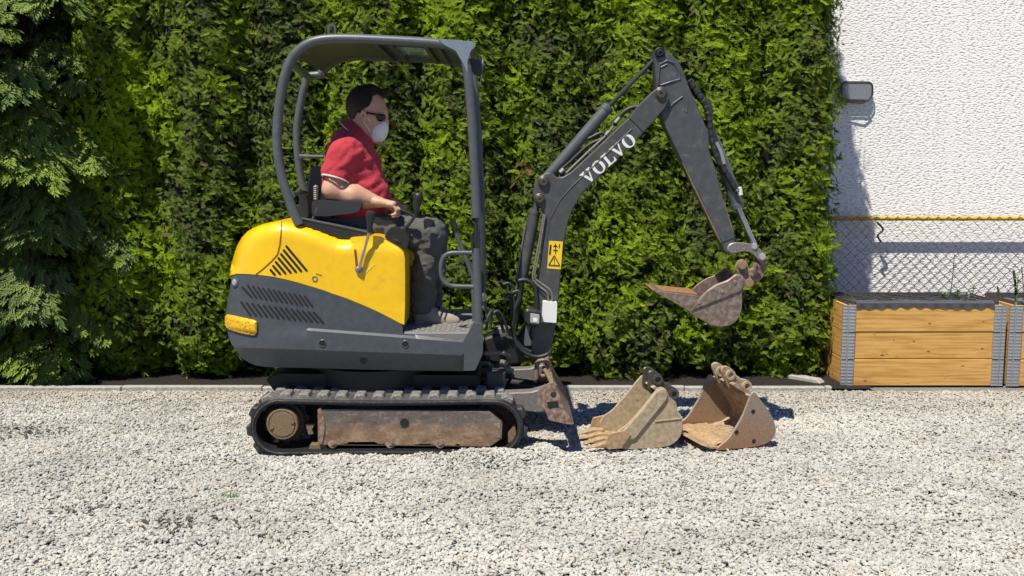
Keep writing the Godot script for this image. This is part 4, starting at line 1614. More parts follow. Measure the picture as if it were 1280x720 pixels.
	lathe(T, Vector3(ic.x, ic.y, -d0 - 0.08), Vector3(0, 0, 1), [[0.0, 0.0], [0.05, 0.0], [0.06, -0.02], [0.11, -0.02], [0.118, 0.01], [0.128, 0.01], [0.128, -0.06], [0.0, -0.06]], 30)
	var id := obj("idler", T, M.dark_rust, ex)
	T = []
	prism(T, round2(flat([[635, 545], [644, 533], [645, 545], [641, 555], [635, 556]], NEAR), 0.004), -d0 - 0.05, -d0 - 0.08, 0.003)
	obj("idler_scraper", T, M.hub, id)


func track_tint(p: Vector3) -> Color:
	var lo := at(500, 556, NEAR).y
	var hi := at(500, 512, NEAR).y
	var t := (p.y - lo) / (hi - lo)
	var n := fine.get_noise_2d(p.x * 300.0, p.y * 500.0)
	var rust := smoothstep(0.75, 0.3, t + 0.25 * n)
	var c := Color(0.17, 0.155, 0.145).lerp(Color(0.29, 0.19, 0.115), rust)
	c = c.lerp(Color(0.45, 0.34, 0.215), clampf(fine.get_noise_2d(p.x * 260.0, p.y * 500.0) * 1.6 + 0.25, 0.0, 1.0) * rust * 0.8)
	c = c.lerp(Color(0.36, 0.34, 0.31), 0.5 * smoothstep(0.30, 0.42, fine.get_noise_2d(p.x * 120.0 + p.y * 900.0, p.y * 1500.0 - p.x * 400.0)))
	return c.lerp(Color(0.12, 0.06, 0.035), smoothstep(0.25, 0.5, fine.get_noise_2d(p.x * 160.0 + 77.0, p.y * 300.0)) * 0.5)


func make_chassis(ex: Node3D):
	var T := []
	var c := at(470, 470, MID)
	lathe(T, Vector3(c.x, at(470, 487, MID).y - 0.02, -MID), Vector3.UP, [[0.0, 0.0], [0.42, 0.0], [0.42, 0.06], [0.36, 0.07], [0.36, 0.20], [0.0, 0.20]], 40)
	obj("slew_ring", T, M.black, ex)
	T = []
	prism(T, round2(flat([[392, 492], [620, 492], [632, 505], [628, 545], [400, 545]], MID), 0.02), -NEAR - 0.24, -FAR + 0.24, 0.015)
	obj("undercarriage", T, M.black, ex)
	# under-tail pan that closes the body from below
	T = []
	prism(T, round2(flat([[345, 462], [362, 456], [600, 458], [600, 486], [560, 488], [370, 484], [358, 480]], MID), 0.02), -NEAR - 0.22, -FAR + 0.22, 0.015)
	obj("belly_pan", T, M.black, ex)
	# blade arms and dozer blade
	var da := NEAR + 0.11
	for d in [da, FAR - 0.20]:
		T = []
		var p := round2(flat([[600, 492], [640, 491], [664, 490], [684, 484], [690, 492], [688, 514], [672, 516], [640, 512], [600, 516]], da), 0.01)
		prism(T, p, -d, -d - 0.09, 0.006)
		obj("blade_arm", T, M.arm_grey, ex)
	# the curved blade plate across the whole width
	var bd := NEAR + 0.04
	var front := curve([Vector2(692, 479), Vector2(697, 492), Vector2(703, 506), Vector2(711, 520), Vector2(717.5, 530)], 4)
	var back := curve([Vector2(713, 529.5), Vector2(705, 523), Vector2(697, 509), Vector2(690, 493), Vector2(687, 480)], 4)
	T = []
	prism(T, flat((front + back).map(func(q): return [q.x, q.y]), bd), -bd, -FAR + 0.02, 0.004)
	var blade := obj("dozer_blade", T, M.rust, ex)
	T = []
	prism(T, round2(flat([[671, 500], [673, 488], [686, 479.5], [692, 478], [699, 492], [704, 507], [717, 530], [709, 530], [686, 525], [681, 512], [672, 506]], bd), 0.005), -bd + 0.004, -bd - 0.022, 0.004)
	obj("end_plate", T, M.rust, blade)
	T = []
	rod(T, at(691.5, 492, bd - 0.006), at(691.5, 492, bd + 0.05), 0.017, 16)
	obj("pin", T, M.black, blade)
	T = []
	prism(T, round2(flat([[683.5, 502.5], [697, 501], [699, 509], [685, 510.5]], bd), 0.003), -bd + 0.0055, -bd - 0.001, 0.0)
	obj("slot", T, M.black, blade)
	T = []
	tube(T, path([[680, 460, MID - 0.1], [690, 478, bd + 0.1], [694, 482, bd + 0.1]], 0), 0.013, 8)
	obj("blade_brace", T, M.hub, blade)
	# tie-down loop at the front
	T = []
	tube(T, curve(path([[671, 473, MID - 0.12], [671, 458, MID - 0.12], [675, 451, MID - 0.12], [684, 452, MID - 0.12], [687, 460, MID - 0.12], [683, 469, MID - 0.12], [676, 470, MID - 0.12]], 0), 4), 0.014, 10)
	obj("tie_down_loop", T, M.rust, ex, 60.0)
	# blade cylinder and dark blocks at the front of the undercarriage
	T = []
	box(T, at(620, 475, MID - 0.2), Vector3(0.11, 0.12, 0.12), 0.01)
	obj("front_block", T, M.dark_block, ex)
	T = []
	rod(T, at(632, 478, MID), at(690, 486, MID), 0.035, 14)
	obj("blade_cylinder", T, M.black, ex)


func make_boom(ex: Node3D):
	var z0 := MID - 0.085
	var z1 := MID + 0.085
	var T := []
	# swing bracket
	prism(T, round2(flat([[604, 452], [604, 424], [622, 418], [646, 424], [660, 404], [676, 398], [693, 412], [692, 430], [681, 444], [662, 452], [640, 458]], z0), 0.02), -z0 - 0.02, -z1 - 0.05, 0.012)
	obj("swing_bracket", T, M.black, ex)
	T = []
	rod(T, at(628, 462, MID), at(628, 408, MID), 0.05, 20)
	obj("king_pin", T, M.arm_grey, ex)
	# boom
	var edge_r := curve([Vector2(694, 410), Vector2(698.5, 373), Vector2(701.5, 335), Vector2(706, 300), Vector2(711, 276), Vector2(718, 258), Vector2(730, 240), Vector2(746, 224), Vector2(763, 208), Vector2(783, 188), Vector2(803, 167.5), Vector2(818, 150), Vector2(833, 132)], 4)
	var tip := [Vector2(836, 124), Vector2(835, 116), Vector2(830, 110.5), Vector2(824, 110), Vector2(818, 113)]
	var edge_l := [Vector2(797, 133), Vector2(787, 147), Vector2(775, 157), Vector2(741, 190), Vector2(714, 215), Vector2(704, 221), Vector2(696, 221.5), Vector2(690, 216.5), Vector2(683, 216), Vector2(676, 219.5), Vector2(669, 228), Vector2(666.5, 240), Vector2(668, 250), Vector2(674, 258), Vector2(680, 265), Vector2(682, 280), Vector2(679, 300), Vector2(675, 335), Vector2(671.5, 373), Vector2(668, 405), Vector2(663, 428), Vector2(664, 440), Vector2(672, 446), Vector2(682, 442), Vector2(690, 428)]
	var line := PackedVector2Array()
	for p in edge_r + tip + edge_l:
		line.append(p)
	T = []
	prism(T, flat(Array(line).map(func(q): return [q.x, q.y]), z0), -z0, -z1, 0.006)
	var boom := obj("boom", T, M.boom, ex, 40.0)
	# cast tip, a step proud of the welded box
	T = []
	prism(T, round2(flat([[786, 147.5], [797, 133], [818, 112.5], [824, 109.5], [830, 110], [835.5, 116], [836.5, 124], [832, 133.5], [818, 150.5], [803.5, 166], [797, 158]], z0), 0.006), -z0 + 0.006, -z0 - 0.03, 0.004)
	obj("boom_tip", T, M.boom, boom)
	# welded edge strip along the top of the boom
	T = []
	tube(T, path([[684, 300, z0], [687, 275, z0], [700, 250, z0], [716, 232, z0], [745, 205, z0], [790, 161, z0]], 0), 0.004, 5)
	obj("weld_bead", T, M.boom, boom)
	for q in [[679.5, 227, 0.026], [674.5, 248.5, 0.024], [826, 117, 0.028]]:
		T = []
		lathe(T, at(q[0], q[1], z0), Vector3(0, 0, 1), [[q[2] * 1.35, -0.01], [q[2] * 1.35, 0.008], [q[2] * 1.1, 0.012], [q[2], 0.010], [q[2], 0.018], [q[2] * 0.8, 0.022], [q[2] * 0.3, 0.022], [q[2] * 0.25, 0.016], [0, 0.016]], 20)
		obj("pin", T, M.pin, boom)
	# the maker's name along the boom
	var a := at(729.5, 225.5, z0)
	var b := at(791.5, 171.5, z0)
	var tm := TextMesh.new()
	var f := SystemFont.new()
	f.font_names = PackedStringArray(["Droid Serif"])
	f.font_weight = 700
	tm.font = f
	tm.text = "VOLVO"
	tm.font_size = 64
	tm.pixel_size = 0.001
	tm.depth = 0.002
	tm.horizontal_alignment = HORIZONTAL_ALIGNMENT_LEFT
	tm.vertical_alignment = VERTICAL_ALIGNMENT_CENTER
	var size := tm.get_aabb().size
	var lettering := MeshInstance3D.new()
	lettering.name = "lettering"
	lettering.mesh = tm
	lettering.material_override = M.white
	var ang := atan2(b.y - a.y, b.x - a.x)
	var bs := Basis(Vector3(0, 0, 1), ang) * Basis.from_scale(Vector3(a.distance_to(b) / size.x, 0.074 / (0.72 * 0.064), 1.0))
	lettering.transform = Transform3D(bs, a - ex.position - boom.position + Vector3(0, 0, 0.0005) - bs * Vector3(tm.get_aabb().position.x, 0, 0))
	boom.add_child(lettering, true)
	# warning sticker
	T = []
	var dz := z0 - 0.002
	prism(T, flat([[686.5, 301], [703.5, 302], [701, 336.5], [684, 335.5]], z0), -z0 - 0.001, -z0 + 0.001, 0.0)
	var sticker := obj("warning_sticker", T, M.sticker, boom)
	T = []
	for k in 3:
		var q0: Array = [[692.8, 319.5], [699.8, 332], [685.8, 331.3]][k]
		var q1: Array = [[692.8, 319.5], [699.8, 332], [685.8, 331.3]][(k + 1) % 3]
		tube(T, [at(q0[0], q0[1], dz), at(q1[0], q1[1], dz)], 0.0028, 4)
	rod(T, at(692.9, 323, dz), at(692.9, 327.5, dz), 0.0024, 5)
	rod(T, at(692.9, 329, dz), at(692.9, 330.3, dz), 0.0024, 5)
	rod(T, at(688.5, 306, dz), at(687.3, 318, dz), 0.005, 4)
	rod(T, at(694.5, 304.5, dz), at(694.3, 317.5, dz), 0.0026, 4)
	rod(T, at(691.5, 312.5, dz), at(697.2, 313, dz), 0.0026, 4)
	prism(T, flat([[691, 308.5], [694.4, 305.5], [697.5, 309]], z0), -z0 + 0.001, -z0 + 0.002, 0.0)
	rod(T, at(699.5, 305, dz), at(699, 310, dz), 0.003, 4)
	obj("pictogram", T, M.black, sticker, 0.0)
	# white switch box with its two pipes
	T = []
	prism(T, round2(flat([[678.5, 376.5], [696.5, 378], [695.5, 403.5], [677, 402]], z0 - 0.05), 0.008), -z0 + 0.055, -z0 + 0.0, 0.008)
	obj("white_lamp_box", T, M.white, ex)
	T = []
	tube(T, curve(path([[681.5, 268, z0 - 0.01], [678, 290, z0 - 0.012], [672, 325, z0 - 0.014], [668.5, 346, z0 - 0.016], [676, 354, z0 - 0.02], [686, 361, z0 - 0.03], [690, 368, z0 - 0.03], [690, 378, z0 - 0.03]], 0), 4), 0.0055, 7)
	tube(T, curve(path([[679.5, 268, z0 - 0.01], [675.5, 292, z0 - 0.012], [669.5, 325, z0 - 0.014], [666, 347, z0 - 0.016], [673, 357, z0 - 0.02], [682, 364, z0 - 0.03], [685, 370, z0 - 0.03], [685.5, 378, z0 - 0.03]], 0), 4), 0.0055, 7)
	obj("steel_pipe", T, M.dull_steel, ex, 60.0)
	# work lamp at the boom foot
	var lamp := Node3D.new()
	lamp.name = "work_lamp"
	lamp.position = at(665, 398, z0 - 0.08) - ex.position
	ex.add_child(lamp, true)
	T = []
	prism(T, round2(flat([[655, 388], [659, 385], [672, 387], [677, 391], [676.5, 405], [672, 408.5], [659, 406], [655, 402]], z0 - 0.08), 0.01), -z0 + 0.11, -z0 + 0.03, 0.012)
	obj("lamp_housing", T, M.plastic, lamp)
	T = []
	prism(T, round2(flat([[663, 391], [674.5, 393], [674, 404.5], [662.5, 403]], z0 - 0.1), 0.008), -z0 + 0.108, -z0 + 0.114, 0.002)
	obj("lamp_glass", T, M.lamp_glass, lamp)
	T = []
	prism(T, round2(flat([[666.5, 396.5], [672, 397.5], [671.5, 402.5], [666, 401.5]], z0 - 0.1), 0.004), -z0 + 0.112, -z0 + 0.116, 0.001)
	obj("bulb_reflector", T, M.white, lamp)
	T = []
	prism(T, round2(flat([[655, 428], [657, 408], [661, 408], [662, 420], [665, 428], [664, 433], [656, 433]], z0 - 0.06), 0.005), -z0 + 0.05, -z0 + 0.02, 0.003)
	obj("lamp_bracket", T, M.frame_grey, lamp)
	# lift cylinder behind the boom's back
	T = []
	tube(T, [at(668, 266, z0 + 0.05), at(652, 350, z0 + 0.05)], 0.034, 18)
	lathe(T, at(668, 266, z0 + 0.05), at(674.5, 248.5, z0 + 0.05) - at(668, 266, z0 + 0.05), [[0.036, -0.01], [0.036, 0.012], [0.02, 0.016], [0.02, 0.07]], 16)
	var cyl := obj("lift_cylinder", T, M.boom, ex, 50.0)
	T = []
	rod(T, at(652, 350, z0 + 0.05), at(643, 412, z0 + 0.05), 0.020, 14)
	obj("rod", T, M.steel_dark, cyl)
	T = []
	tube(T, path([[657, 280, z0 + 0.03], [647, 340, z0 + 0.03], [645, 352, z0 + 0.03]], 0), 0.0055, 6)
	lathe(T, at(652.5, 346, z0 + 0.05), at(652, 350, z0 + 0.05) - at(668, 266, z0 + 0.05), [[0.036, 0], [0.042, 0.005], [0.042, 0.02], [0.036, 0.026]], 18)
	obj("gland", T, M.arm_grey, cyl)
	# hoses round the boom foot
	var hoses := [[[641, 366], [648, 364], [649, 372], [644, 385]], [[630, 372], [637, 369], [643, 374], [643, 392], [641, 410], [645, 428], [655, 440], [670, 446], [684, 443], [690, 436]], [[636, 368], [640, 380], [640, 400], [643, 420], [652, 434], [664, 440]], [[645, 352], [657, 350], [668, 358], [670, 375], [668, 400], [664, 420]], [[642, 420], [646, 436], [658, 446], [674, 448]], [[629, 356], [636, 354], [642, 360], [640, 372]]]
	for i in hoses.size():
		T = []
		var dd := z0 - 0.10 + 0.028 * i
		tube(T, curve(path(hoses[i].map(func(q): return [q[0], q[1], dd]), dd), 5), 0.012 if i < 4 else 0.009, 8)
		obj("hydraulic_hose", T, M.hose, ex, 60.0)
	T = []
	for q in [[632, 440, 14], [629, 452, 10], [636, 462, 8]]:
		rod(T, at(q[0] - 4, q[1], z0 - 0.06), at(q[0] + 6, q[1] + q[2] * 0.3, z0 - 0.06), 0.016, 8)
	rod(T, at(605, 442, z0 - 0.05), at(632, 441, z0 - 0.05), 0.012, 8)
	obj("hose_fitting", T, M.dull_steel, ex)
	# arm cylinder above the boom
	T = []
	var a0 := at(685, 221, MID)
	var a1 := at(759, 135, MID)
	tube(T, [a0, a1], 0.0335, 18)
	lathe(T, a1, a1 - a0, [[0.0335, -0.02], [0.037, -0.018], [0.037, 0.012], [0.026, 0.016], [0.0, 0.016]], 18)
	var ac := obj("arm_cylinder", T, M.frame_grey, ex, 50.0)
	T = []
	rod(T, a1, at(821, 71, MID), 0.0135, 14)
	obj("rod", T, M.steel_dark, ac)
	T = []
	tube(T, curve(path([[699, 214, MID - 0.02], [712, 203, MID - 0.02], [735, 182, MID - 0.02], [755, 172, MID - 0.02], [752, 166, MID - 0.02], [735, 174, MID - 0.02]], 0), 5), 0.011, 8)
	tube(T, curve(path([[764, 158, MID - 0.03], [775, 145, MID - 0.03], [786, 136, MID - 0.03], [800, 133, MID - 0.03]], 0), 5), 0.014, 8)
	obj("hydraulic_hose", T, M.hose, ex, 60.0)
	T = []
	tube(T, path([[706, 218, MID - 0.06], [735, 190, MID - 0.06], [758, 169, MID - 0.06], [767, 157, MID - 0.06]], 0), 0.007, 8)
	rod(T, at(757, 169.5, MID - 0.06), at(762, 164, MID - 0.06), 0.013, 6)
	rod(T, at(769, 154, MID - 0.04), at(775, 147, MID - 0.04), 0.013, 6)
	rod(T, at(700, 216, MID - 0.07), at(705, 211.5, MID - 0.07), 0.014, 6)
	obj("steel_pipe", T, M.dull_steel, ex)


func make_arm(ex: Node3D):
	var z0 := MID - 0.062
	var z1 := MID + 0.062
	var T := []
	var line := [[817.5, 70], [818, 64.5], [821, 61.5], [826, 60.5], [831, 62], [837, 66], [845, 73], [851, 82], [856, 94], [862, 110], [871, 130], [879, 150], [885.5, 165], [887, 174], [885.5, 184], [888, 192], [894, 210], [901, 235], [908, 262], [917.5, 293], [919, 301], [919, 316], [912, 319], [905, 314], [902, 304], [893, 285], [884, 266], [868, 233], [852, 201], [838, 172], [829, 152], [826, 140], [821, 118], [819.5, 95], [818.5, 80]]
	prism(T, flat(line, z0), -z0, -z1, 0.005)
	var arm := obj("arm", T, M.arm, ex, 40.0)
	# raised ribs on the top casting
	T = []
	tube(T, path([[853, 203, 0], [868, 235, 0], [884, 268, 0], [893, 287, 0], [901, 303, 0]].map(func(q): return [q[0], q[1], z0 + 0.003]), 0), [0.003, 0.006, 0.005, 0.007, 0.004], 6)
	tube(T, path([[905, 252, 0], [912, 276, 0], [917, 291, 0]].map(func(q): return [q[0], q[1], z0 + 0.002]), 0), [0.002, 0.004, 0.003], 6)
	obj("worn_edge", T, M.hub, arm, 60.0)
	var ribs := [[[823, 106], [823.5, 92], [825, 80], [834, 75.5], [843, 79], [849, 90], [850, 99], [836, 103], [826, 106.5]], [[836, 136], [842, 129], [853, 120.5]], [[826, 84], [834, 80]]]
	for i in ribs.size():
		T = []
		var pts := path(ribs[i].map(func(q): return [q[0], q[1], z0 - 0.001]), 0)
		tube(T, pts, 0.006 if i < 2 else 0.005, 6, i == 0)
		obj("rib", T, M.arm, arm, 60.0)
	T = []
	prism(T, round2(flat([[850, 83], [858, 104], [861, 118], [859, 141], [855, 139], [856, 118], [853, 100]], z0), 0.004), -z0 + 0.003, -z0 - 0.003, 0.0015)
	obj("side_strip", T, M.arm, arm)
	T = []
	prism(T, round2(flat([[900, 297], [917, 291.5], [919, 296], [903, 302.5]], z0), 0.003), -z0 + 0.004, -z1 - 0.004, 0.002)
	obj("end_collar", T, M.arm, arm)
	for q in [[824.5, 66, 0.020, M.black], [916, 310.5, 0.022, M.galvanised]]:
		T = []
		lathe(T, at(q[0], q[1], z0), Vector3(0, 0, 1), [[q[2] * 1.5, -0.01], [q[2] * 1.5, 0.010], [q[2] * 1.25, 0.014], [q[2] * 1.1, 0.010], [q[2], 0.010], [q[2], 0.020], [q[2] * 0.4, 0.022], [q[2] * 0.35, 0.014], [0, 0.014]], 20)
		obj("pin", T, q[3], arm)
	# bucket cylinder on the arm's back
	T = []
	var b0 := at(893, 170, MID)
	var b1 := at(921.5, 258, MID)
	tube(T, [b0, b0.lerp(b1, 0.45), b1], [0.020, 0.036, 0.033], 18)
	lathe(T, b1, b1 - b0, [[0.034, -0.02], [0.037, -0.018], [0.037, 0.010], [0.02, 0.012], [0, 0.012]], 18)
	var cyl := obj("bucket_cylinder", T, M.frame_grey, ex, 50.0)
	T = []
	rod(T, b1, at(943, 306, MID), 0.0165, 14)
	obj("rod", T, M.steel, cyl)
	T = []
	rod(T, at(924, 234, MID - 0.05), at(926, 244, MID - 0.05), 0.014, 8)
	obj("hose_fitting", T, M.white, cyl)
	# sleeved hoses
	for k in 3:
		T = []
		var dd := MID - 0.05 + 0.03 * k
		var o := k * 2.2
		var pts := curve(path([[861 - o, 100 + o, dd], [872, 116 + o, dd], [882 + o, 132, dd], [887, 150 + o, dd], [890 + o, 172, dd], [896 + o, 195, dd], [908 + o * 0.5, 216, dd], [921 + o * 0.5, 238, dd]], 0), 9)
		var rad := []
		for i in pts.size():
			rad.append(0.0165 + (0.0035 if i % 2 else 0.0) + 0.002 * sin(i * 1.7 + k * 2.0))
		tube(T, pts, rad, 8)
		obj("sleeved_hose", T, M.hose, ex, 60.0)
	T = []
	tube(T, curve(path([[895, 178, MID - 0.06], [901, 190, MID - 0.06], [905, 205, MID - 0.06]], 0), 4), 0.011, 8)
	obj("hose_loop", T, M.galvanised, ex)
	# rocker links and bucket link
	for d in [MID - 0.085, MID + 0.067]:
		T = []
		prism(T, flat(curve([Vector2(911, 309), Vector2(917, 303.5), Vector2(930, 303.5), Vector2(943, 306), Vector2(953, 314), Vector2(957, 321), Vector2(955, 326), Vector2(950, 327), Vector2(945, 322), Vector2(938, 316), Vector2(928, 314.5), Vector2(918, 317), Vector2(912, 315)], 3, true).map(func(q): return [q.x, q.y]), d), -d, -d - 0.018, 0.003)
		obj("rocker_link", T, M.dull_steel, ex, 40.0)
	T = []
	rod(T, at(953, 321, MID - 0.10), at(953, 321, MID + 0.10), 0.020, 16)
	rod(T, at(943, 308, MID - 0.09), at(943, 308, MID + 0.09), 0.018, 16)
	obj("link_pin", T, M.galvanised, ex)
	T = []
	prism(T, round2(flat([[949, 322], [957, 321], [957, 336], [954, 346], [944, 356], [936, 352], [944, 343]], MID - 0.05), 0.012), -MID + 0.06, -MID - 0.06, 0.006)
	obj("bucket_link", T, M.rust, ex)
	# quick coupler
	for d in [MID - 0.10, MID + 0.08]:
		T = []
		prism(T, round2(flat([[918, 336], [922, 326], [929, 323.5], [934, 328], [937, 338], [947, 329], [951, 334], [944, 346], [942, 356], [936, 360], [930, 352], [924, 344]], d), 0.012), -d, -d - 0.02, 0.004)
		obj("coupler_plate", T, M.rust, ex)
	for q in [[928, 331.5, 0.026], [936.5, 354, 0.026]]:
		T = []
		rod(T, at(q[0], q[1], MID - 0.125), at(q[0], q[1], MID + 0.125), q[2], 18)
		obj("coupler_pin", T, M.hub, ex)
	T = []
	prism(T, round2(flat([[938, 344], [944, 328], [947.5, 329.5], [941, 346]], MID - 0.11), 0.004), -MID + 0.112, -MID + 0.09, 0.002)
	obj("coupler_bar", T, M.rust, ex)


# A bucket: two cheeks, a curved shell between them, a lip, in metres; x to the back, y up, z across.
func bucket_parts(root: Node3D, xf: Transform3D, cheek: PackedVector2Array, back: PackedVector2Array, w: float, m: Material, m2: Material, th := 0.014, tint = null):
	for s in [-1.0, 1.0]:
		var T := []
		prism(T, cheek, s * w / 2 - th / 2, s * w / 2 + th / 2, 0.003, xf)
		obj("cheek", T, m, root, 40.0, tint)
	var T := []
	var n := back.size()
	var inner := PackedVector2Array()
	for i in n:
		var t := (back[mini(i + 1, n - 1)] - back[maxi(i - 1, 0)]).normalized()
		inner.append(back[i] + Vector2(-t.y, t.x) * 0.012)
	var line := back.duplicate()
	for i in n:
		line.append(inner[n - 1 - i])
	prism(T, line, -w / 2 + th / 2, w / 2 - th / 2, 0.0, xf)
	obj("shell", T, m2, root, 40.0)


func make_hung_bucket(ex: Node3D):
	var b := Node3D.new()
	b.name = "digging_bucket"
	var d0 := MID - 0.15
	b.position = at(890, 375, MID) - ex.position
	ex.add_child(b, true)
	var zc := -MID
	var cheek := flat(curve([Vector2(862.5, 389), Vector2(873, 374), Vector2(882.5, 364), Vector2(895, 355.5), Vector2(909, 350), Vector2(915, 345.5), Vector2(920, 342.5), Vector2(926.5, 343.5), Vector2(930.5, 349), Vector2(930, 356), Vector2(927.5, 366), Vector2(927.5, 378), Vector2(926, 390), Vector2(921, 400), Vector2(914, 405.5), Vector2(905, 408), Vector2(897, 408), Vector2(889, 406), Vector2(878, 400.5)], 4, true).map(func(q): return [q.x, q.y]), d0)
	var back := flat(curve([Vector2(820, 362.5), Vector2(840, 374), Vector2(862.5, 389), Vector2(878, 400.5), Vector2(889, 406), Vector2(897, 408), Vector2(905, 408), Vector2(914, 405.5), Vector2(921, 400), Vector2(926, 390), Vector2(927.5, 378), Vector2(927.5, 366), Vector2(929, 354)], 4).map(func(q): return [q.x, q.y]), d0)
	bucket_parts(b, Transform3D(Basis(), Vector3(0, 0, zc)), cheek, back, 0.30, M.worn_bucket, M.worn_bucket)
	# reinforced upper band of the near and far cheeks
	for s in [-1.0, 1.0]:
		var T := []
		var dd: float = d0
		prism(T, flat([[863.5, 387.5], [874, 373.5], [883, 363.8], [895, 356], [909, 350.7], [915, 346], [920, 343.3], [926, 344.3], [929.5, 349.5], [929, 355.5], [925, 363.5], [900, 373.5]], dd), zc + s * 0.157, zc + s * 0.166, 0.003)
		obj("wear_band", T, M.worn_bucket, b, 40.0)
		for q in [[873, 377], [902, 364], [918, 352]]:
			T = []
			var p := at(q[0], q[1], d0)
			lathe(T, Vector3(p.x, p.y, zc + s * 0.165), Vector3(0, 0, s), [[0.014, -0.002], [0.012, 0.004], [0, 0.005]], 8)
			obj("bolt", T, M.rust, b)
	# lip plate with tapering cutting edge, and a shelf that carries dirt
	var T := []
	prism(T, flat([[814, 362], [822, 363.5], [873, 370], [874, 373], [862, 389], [858, 387]], d0), zc + 0.157, zc + 0.143, 0.002)
	prism(T, flat([[814, 362], [822, 363.5], [873, 370], [874, 373], [862, 389], [858, 387]], d0), zc - 0.157, zc - 0.143, 0.002)
	obj("lip_side", T, M.worn_bucket, b)
	T = []
	prism(T, flat([[815, 362.2], [826, 363.2], [872, 367.5], [872, 370.5], [838, 369]], d0), zc + 0.13, zc - 0.13, 0.002)
	obj("cutting_edge", T, M.rust_orange, b)


func make_excavator():
	var c := at(480, 572, MID)
	var ex := thing("mini_excavator", "yellow and grey tracked mini excavator with open canopy and raised arm", "excavator", Vector3(c.x, 0, c.z))
	make_track(ex, NEAR, NEAR + 0.235)
	make_track(ex, FAR - 0.235, FAR)
	make_chassis(ex)
	make_body(ex)
	seat(ex)
	make_canopy(ex)
	make_controls(ex)
	make_boom(ex)
	make_arm(ex)
	make_hung_bucket(ex)


# ---------- figures: smooth joined limbs, meshed as surface nets ----------
# bone: [a, b, radius at a, radius at b] or [centre, radii] (an ellipsoid)
func nets(T: Array, bones: Array, cell: float, k: float, post = null):
	var lo := Vector3.INF
	var hi := -Vector3.INF
	for b in bones:
		var e: Vector3 = Vector3.ONE * maxf(b[2], b[3]) if b.size() == 4 else b[1]
		var q: Vector3 = b[1] if b.size() == 4 else b[0]
		lo = lo.min(b[0].min(q) - e)
		hi = hi.max(b[0].max(q) + e)
	lo -= Vector3.ONE * (k + cell * 3)
	hi += Vector3.ONE * (k + cell * 3)
	var nx := int((hi.x - lo.x) / cell) + 2
	var ny := int((hi.y - lo.y) / cell) + 2
	var nz := int((hi.z - lo.z) / cell) + 2
	var f := PackedFloat32Array()
	f.resize(nx * ny * nz)
	f.fill(0.2)
	for b in bones:
		var cap: bool = b.size() == 4
		var a: Vector3 = b[0]
		var ab: Vector3 = b[1] - a if cap else Vector3.ZERO
		var len2 := maxf(ab.length_squared(), 1e-9)
		var r0: float = b[2] if cap else 0.0
		var dr: float = b[3] - b[2] if cap else 0.0
		var er: Vector3 = Vector3.ONE * maxf(b[2], b[3]) if cap else b[1]
		var em: float = minf(er.x, minf(er.y, er.z))
		var pad := Vector3.ONE * (k + cell * 2)
		var l: Vector3 = ((a if not cap else a.min(b[1])) - er - pad - lo) / cell
		var h: Vector3 = ((a if not cap else a.max(b[1])) + er + pad - lo) / cell
		for z in range(maxi(0, int(l.z)), mini(nz - 1, int(h.z)) + 1):
			for y in range(maxi(0, int(l.y)), mini(ny - 1, int(h.y)) + 1):
				var row := (z * ny + y) * nx
				for x in range(maxi(0, int(l.x)), mini(nx - 1, int(h.x)) + 1):
					var p := lo + Vector3(x, y, z) * cell - a
					var d: float
					if cap:
						var t := clampf(p.dot(ab) / len2, 0.0, 1.0)
						d = (p - ab * t).length() - r0 - dr * t
					else:
						d = ((p / er).length() - 1.0) * em
					var g := f[row + x]
					var e := maxf(k - absf(d - g), 0.0) / k
					f[row + x] = minf(d, g) - e * e * k * 0.25
	if post != null:
		for z in nz:
			for y in ny:
				for x in nx:
					var i := (z * ny + y) * nx + x
					if f[i] < cell * 4.0:
						f[i] = post.call(lo + Vector3(x, y, z) * cell, f[i])
	var ids := {}
	var vs := []
	var off := [0, 1, nx, nx + 1, nx * ny, nx * ny + 1, nx * ny + nx, nx * ny + nx + 1]
	var ds := [Vector3(0, 0, 0), Vector3(1, 0, 0), Vector3(0, 1, 0), Vector3(1, 1, 0), Vector3(0, 0, 1), Vector3(1, 0, 1), Vector3(0, 1, 1), Vector3(1, 1, 1)]
	var edges := [[0, 1], [2, 3], [4, 5], [6, 7], [0, 2], [1, 3], [4, 6], [5, 7], [0, 4], [1, 5], [2, 6], [3, 7]]
	for z in nz - 1:
		for y in ny - 1:
			for x in nx - 1:
				var i := (z * ny + y) * nx + x
				var s := 0
				for q in 8:
					if f[i + off[q]] < 0.0:
						s += 1
				if s == 0 or s == 8:
					continue
				var sum := Vector3.ZERO
				var n := 0
				for e in edges:
					var u := f[i + off[e[0]]]
					var v := f[i + off[e[1]]]
					if (u < 0.0) != (v < 0.0):
						sum += ds[e[0]].lerp(ds[e[1]], u / (u - v))
						n += 1
				ids[i] = vs.size()
				vs.append(lo + (Vector3(x, y, z) + sum / n) * cell)
	var step := [1, nx, nx * ny]
	for i in ids.keys():
		for ax in 3:
			if (f[i] < 0.0) == (f[i + step[ax]] < 0.0):
				continue
			var u: int = step[(ax + 1) % 3]
			var v: int = step[(ax + 2) % 3]
			if not (ids.has(i - u) and ids.has(i - v) and ids.has(i - u - v)):
				continue
			var a: Vector3 = vs[ids[i]]
			var b: Vector3 = vs[ids[i - u]]
			var c: Vector3 = vs[ids[i - u - v]]
			var d: Vector3 = vs[ids[i - v]]
			if f[i] < 0.0:
				quad(T, a, b, c, d)
			else:
				quad(T, a, d, c, b)


func J(px: float, py: float, d: float) -> Vector3:
	return at(px, py, d)


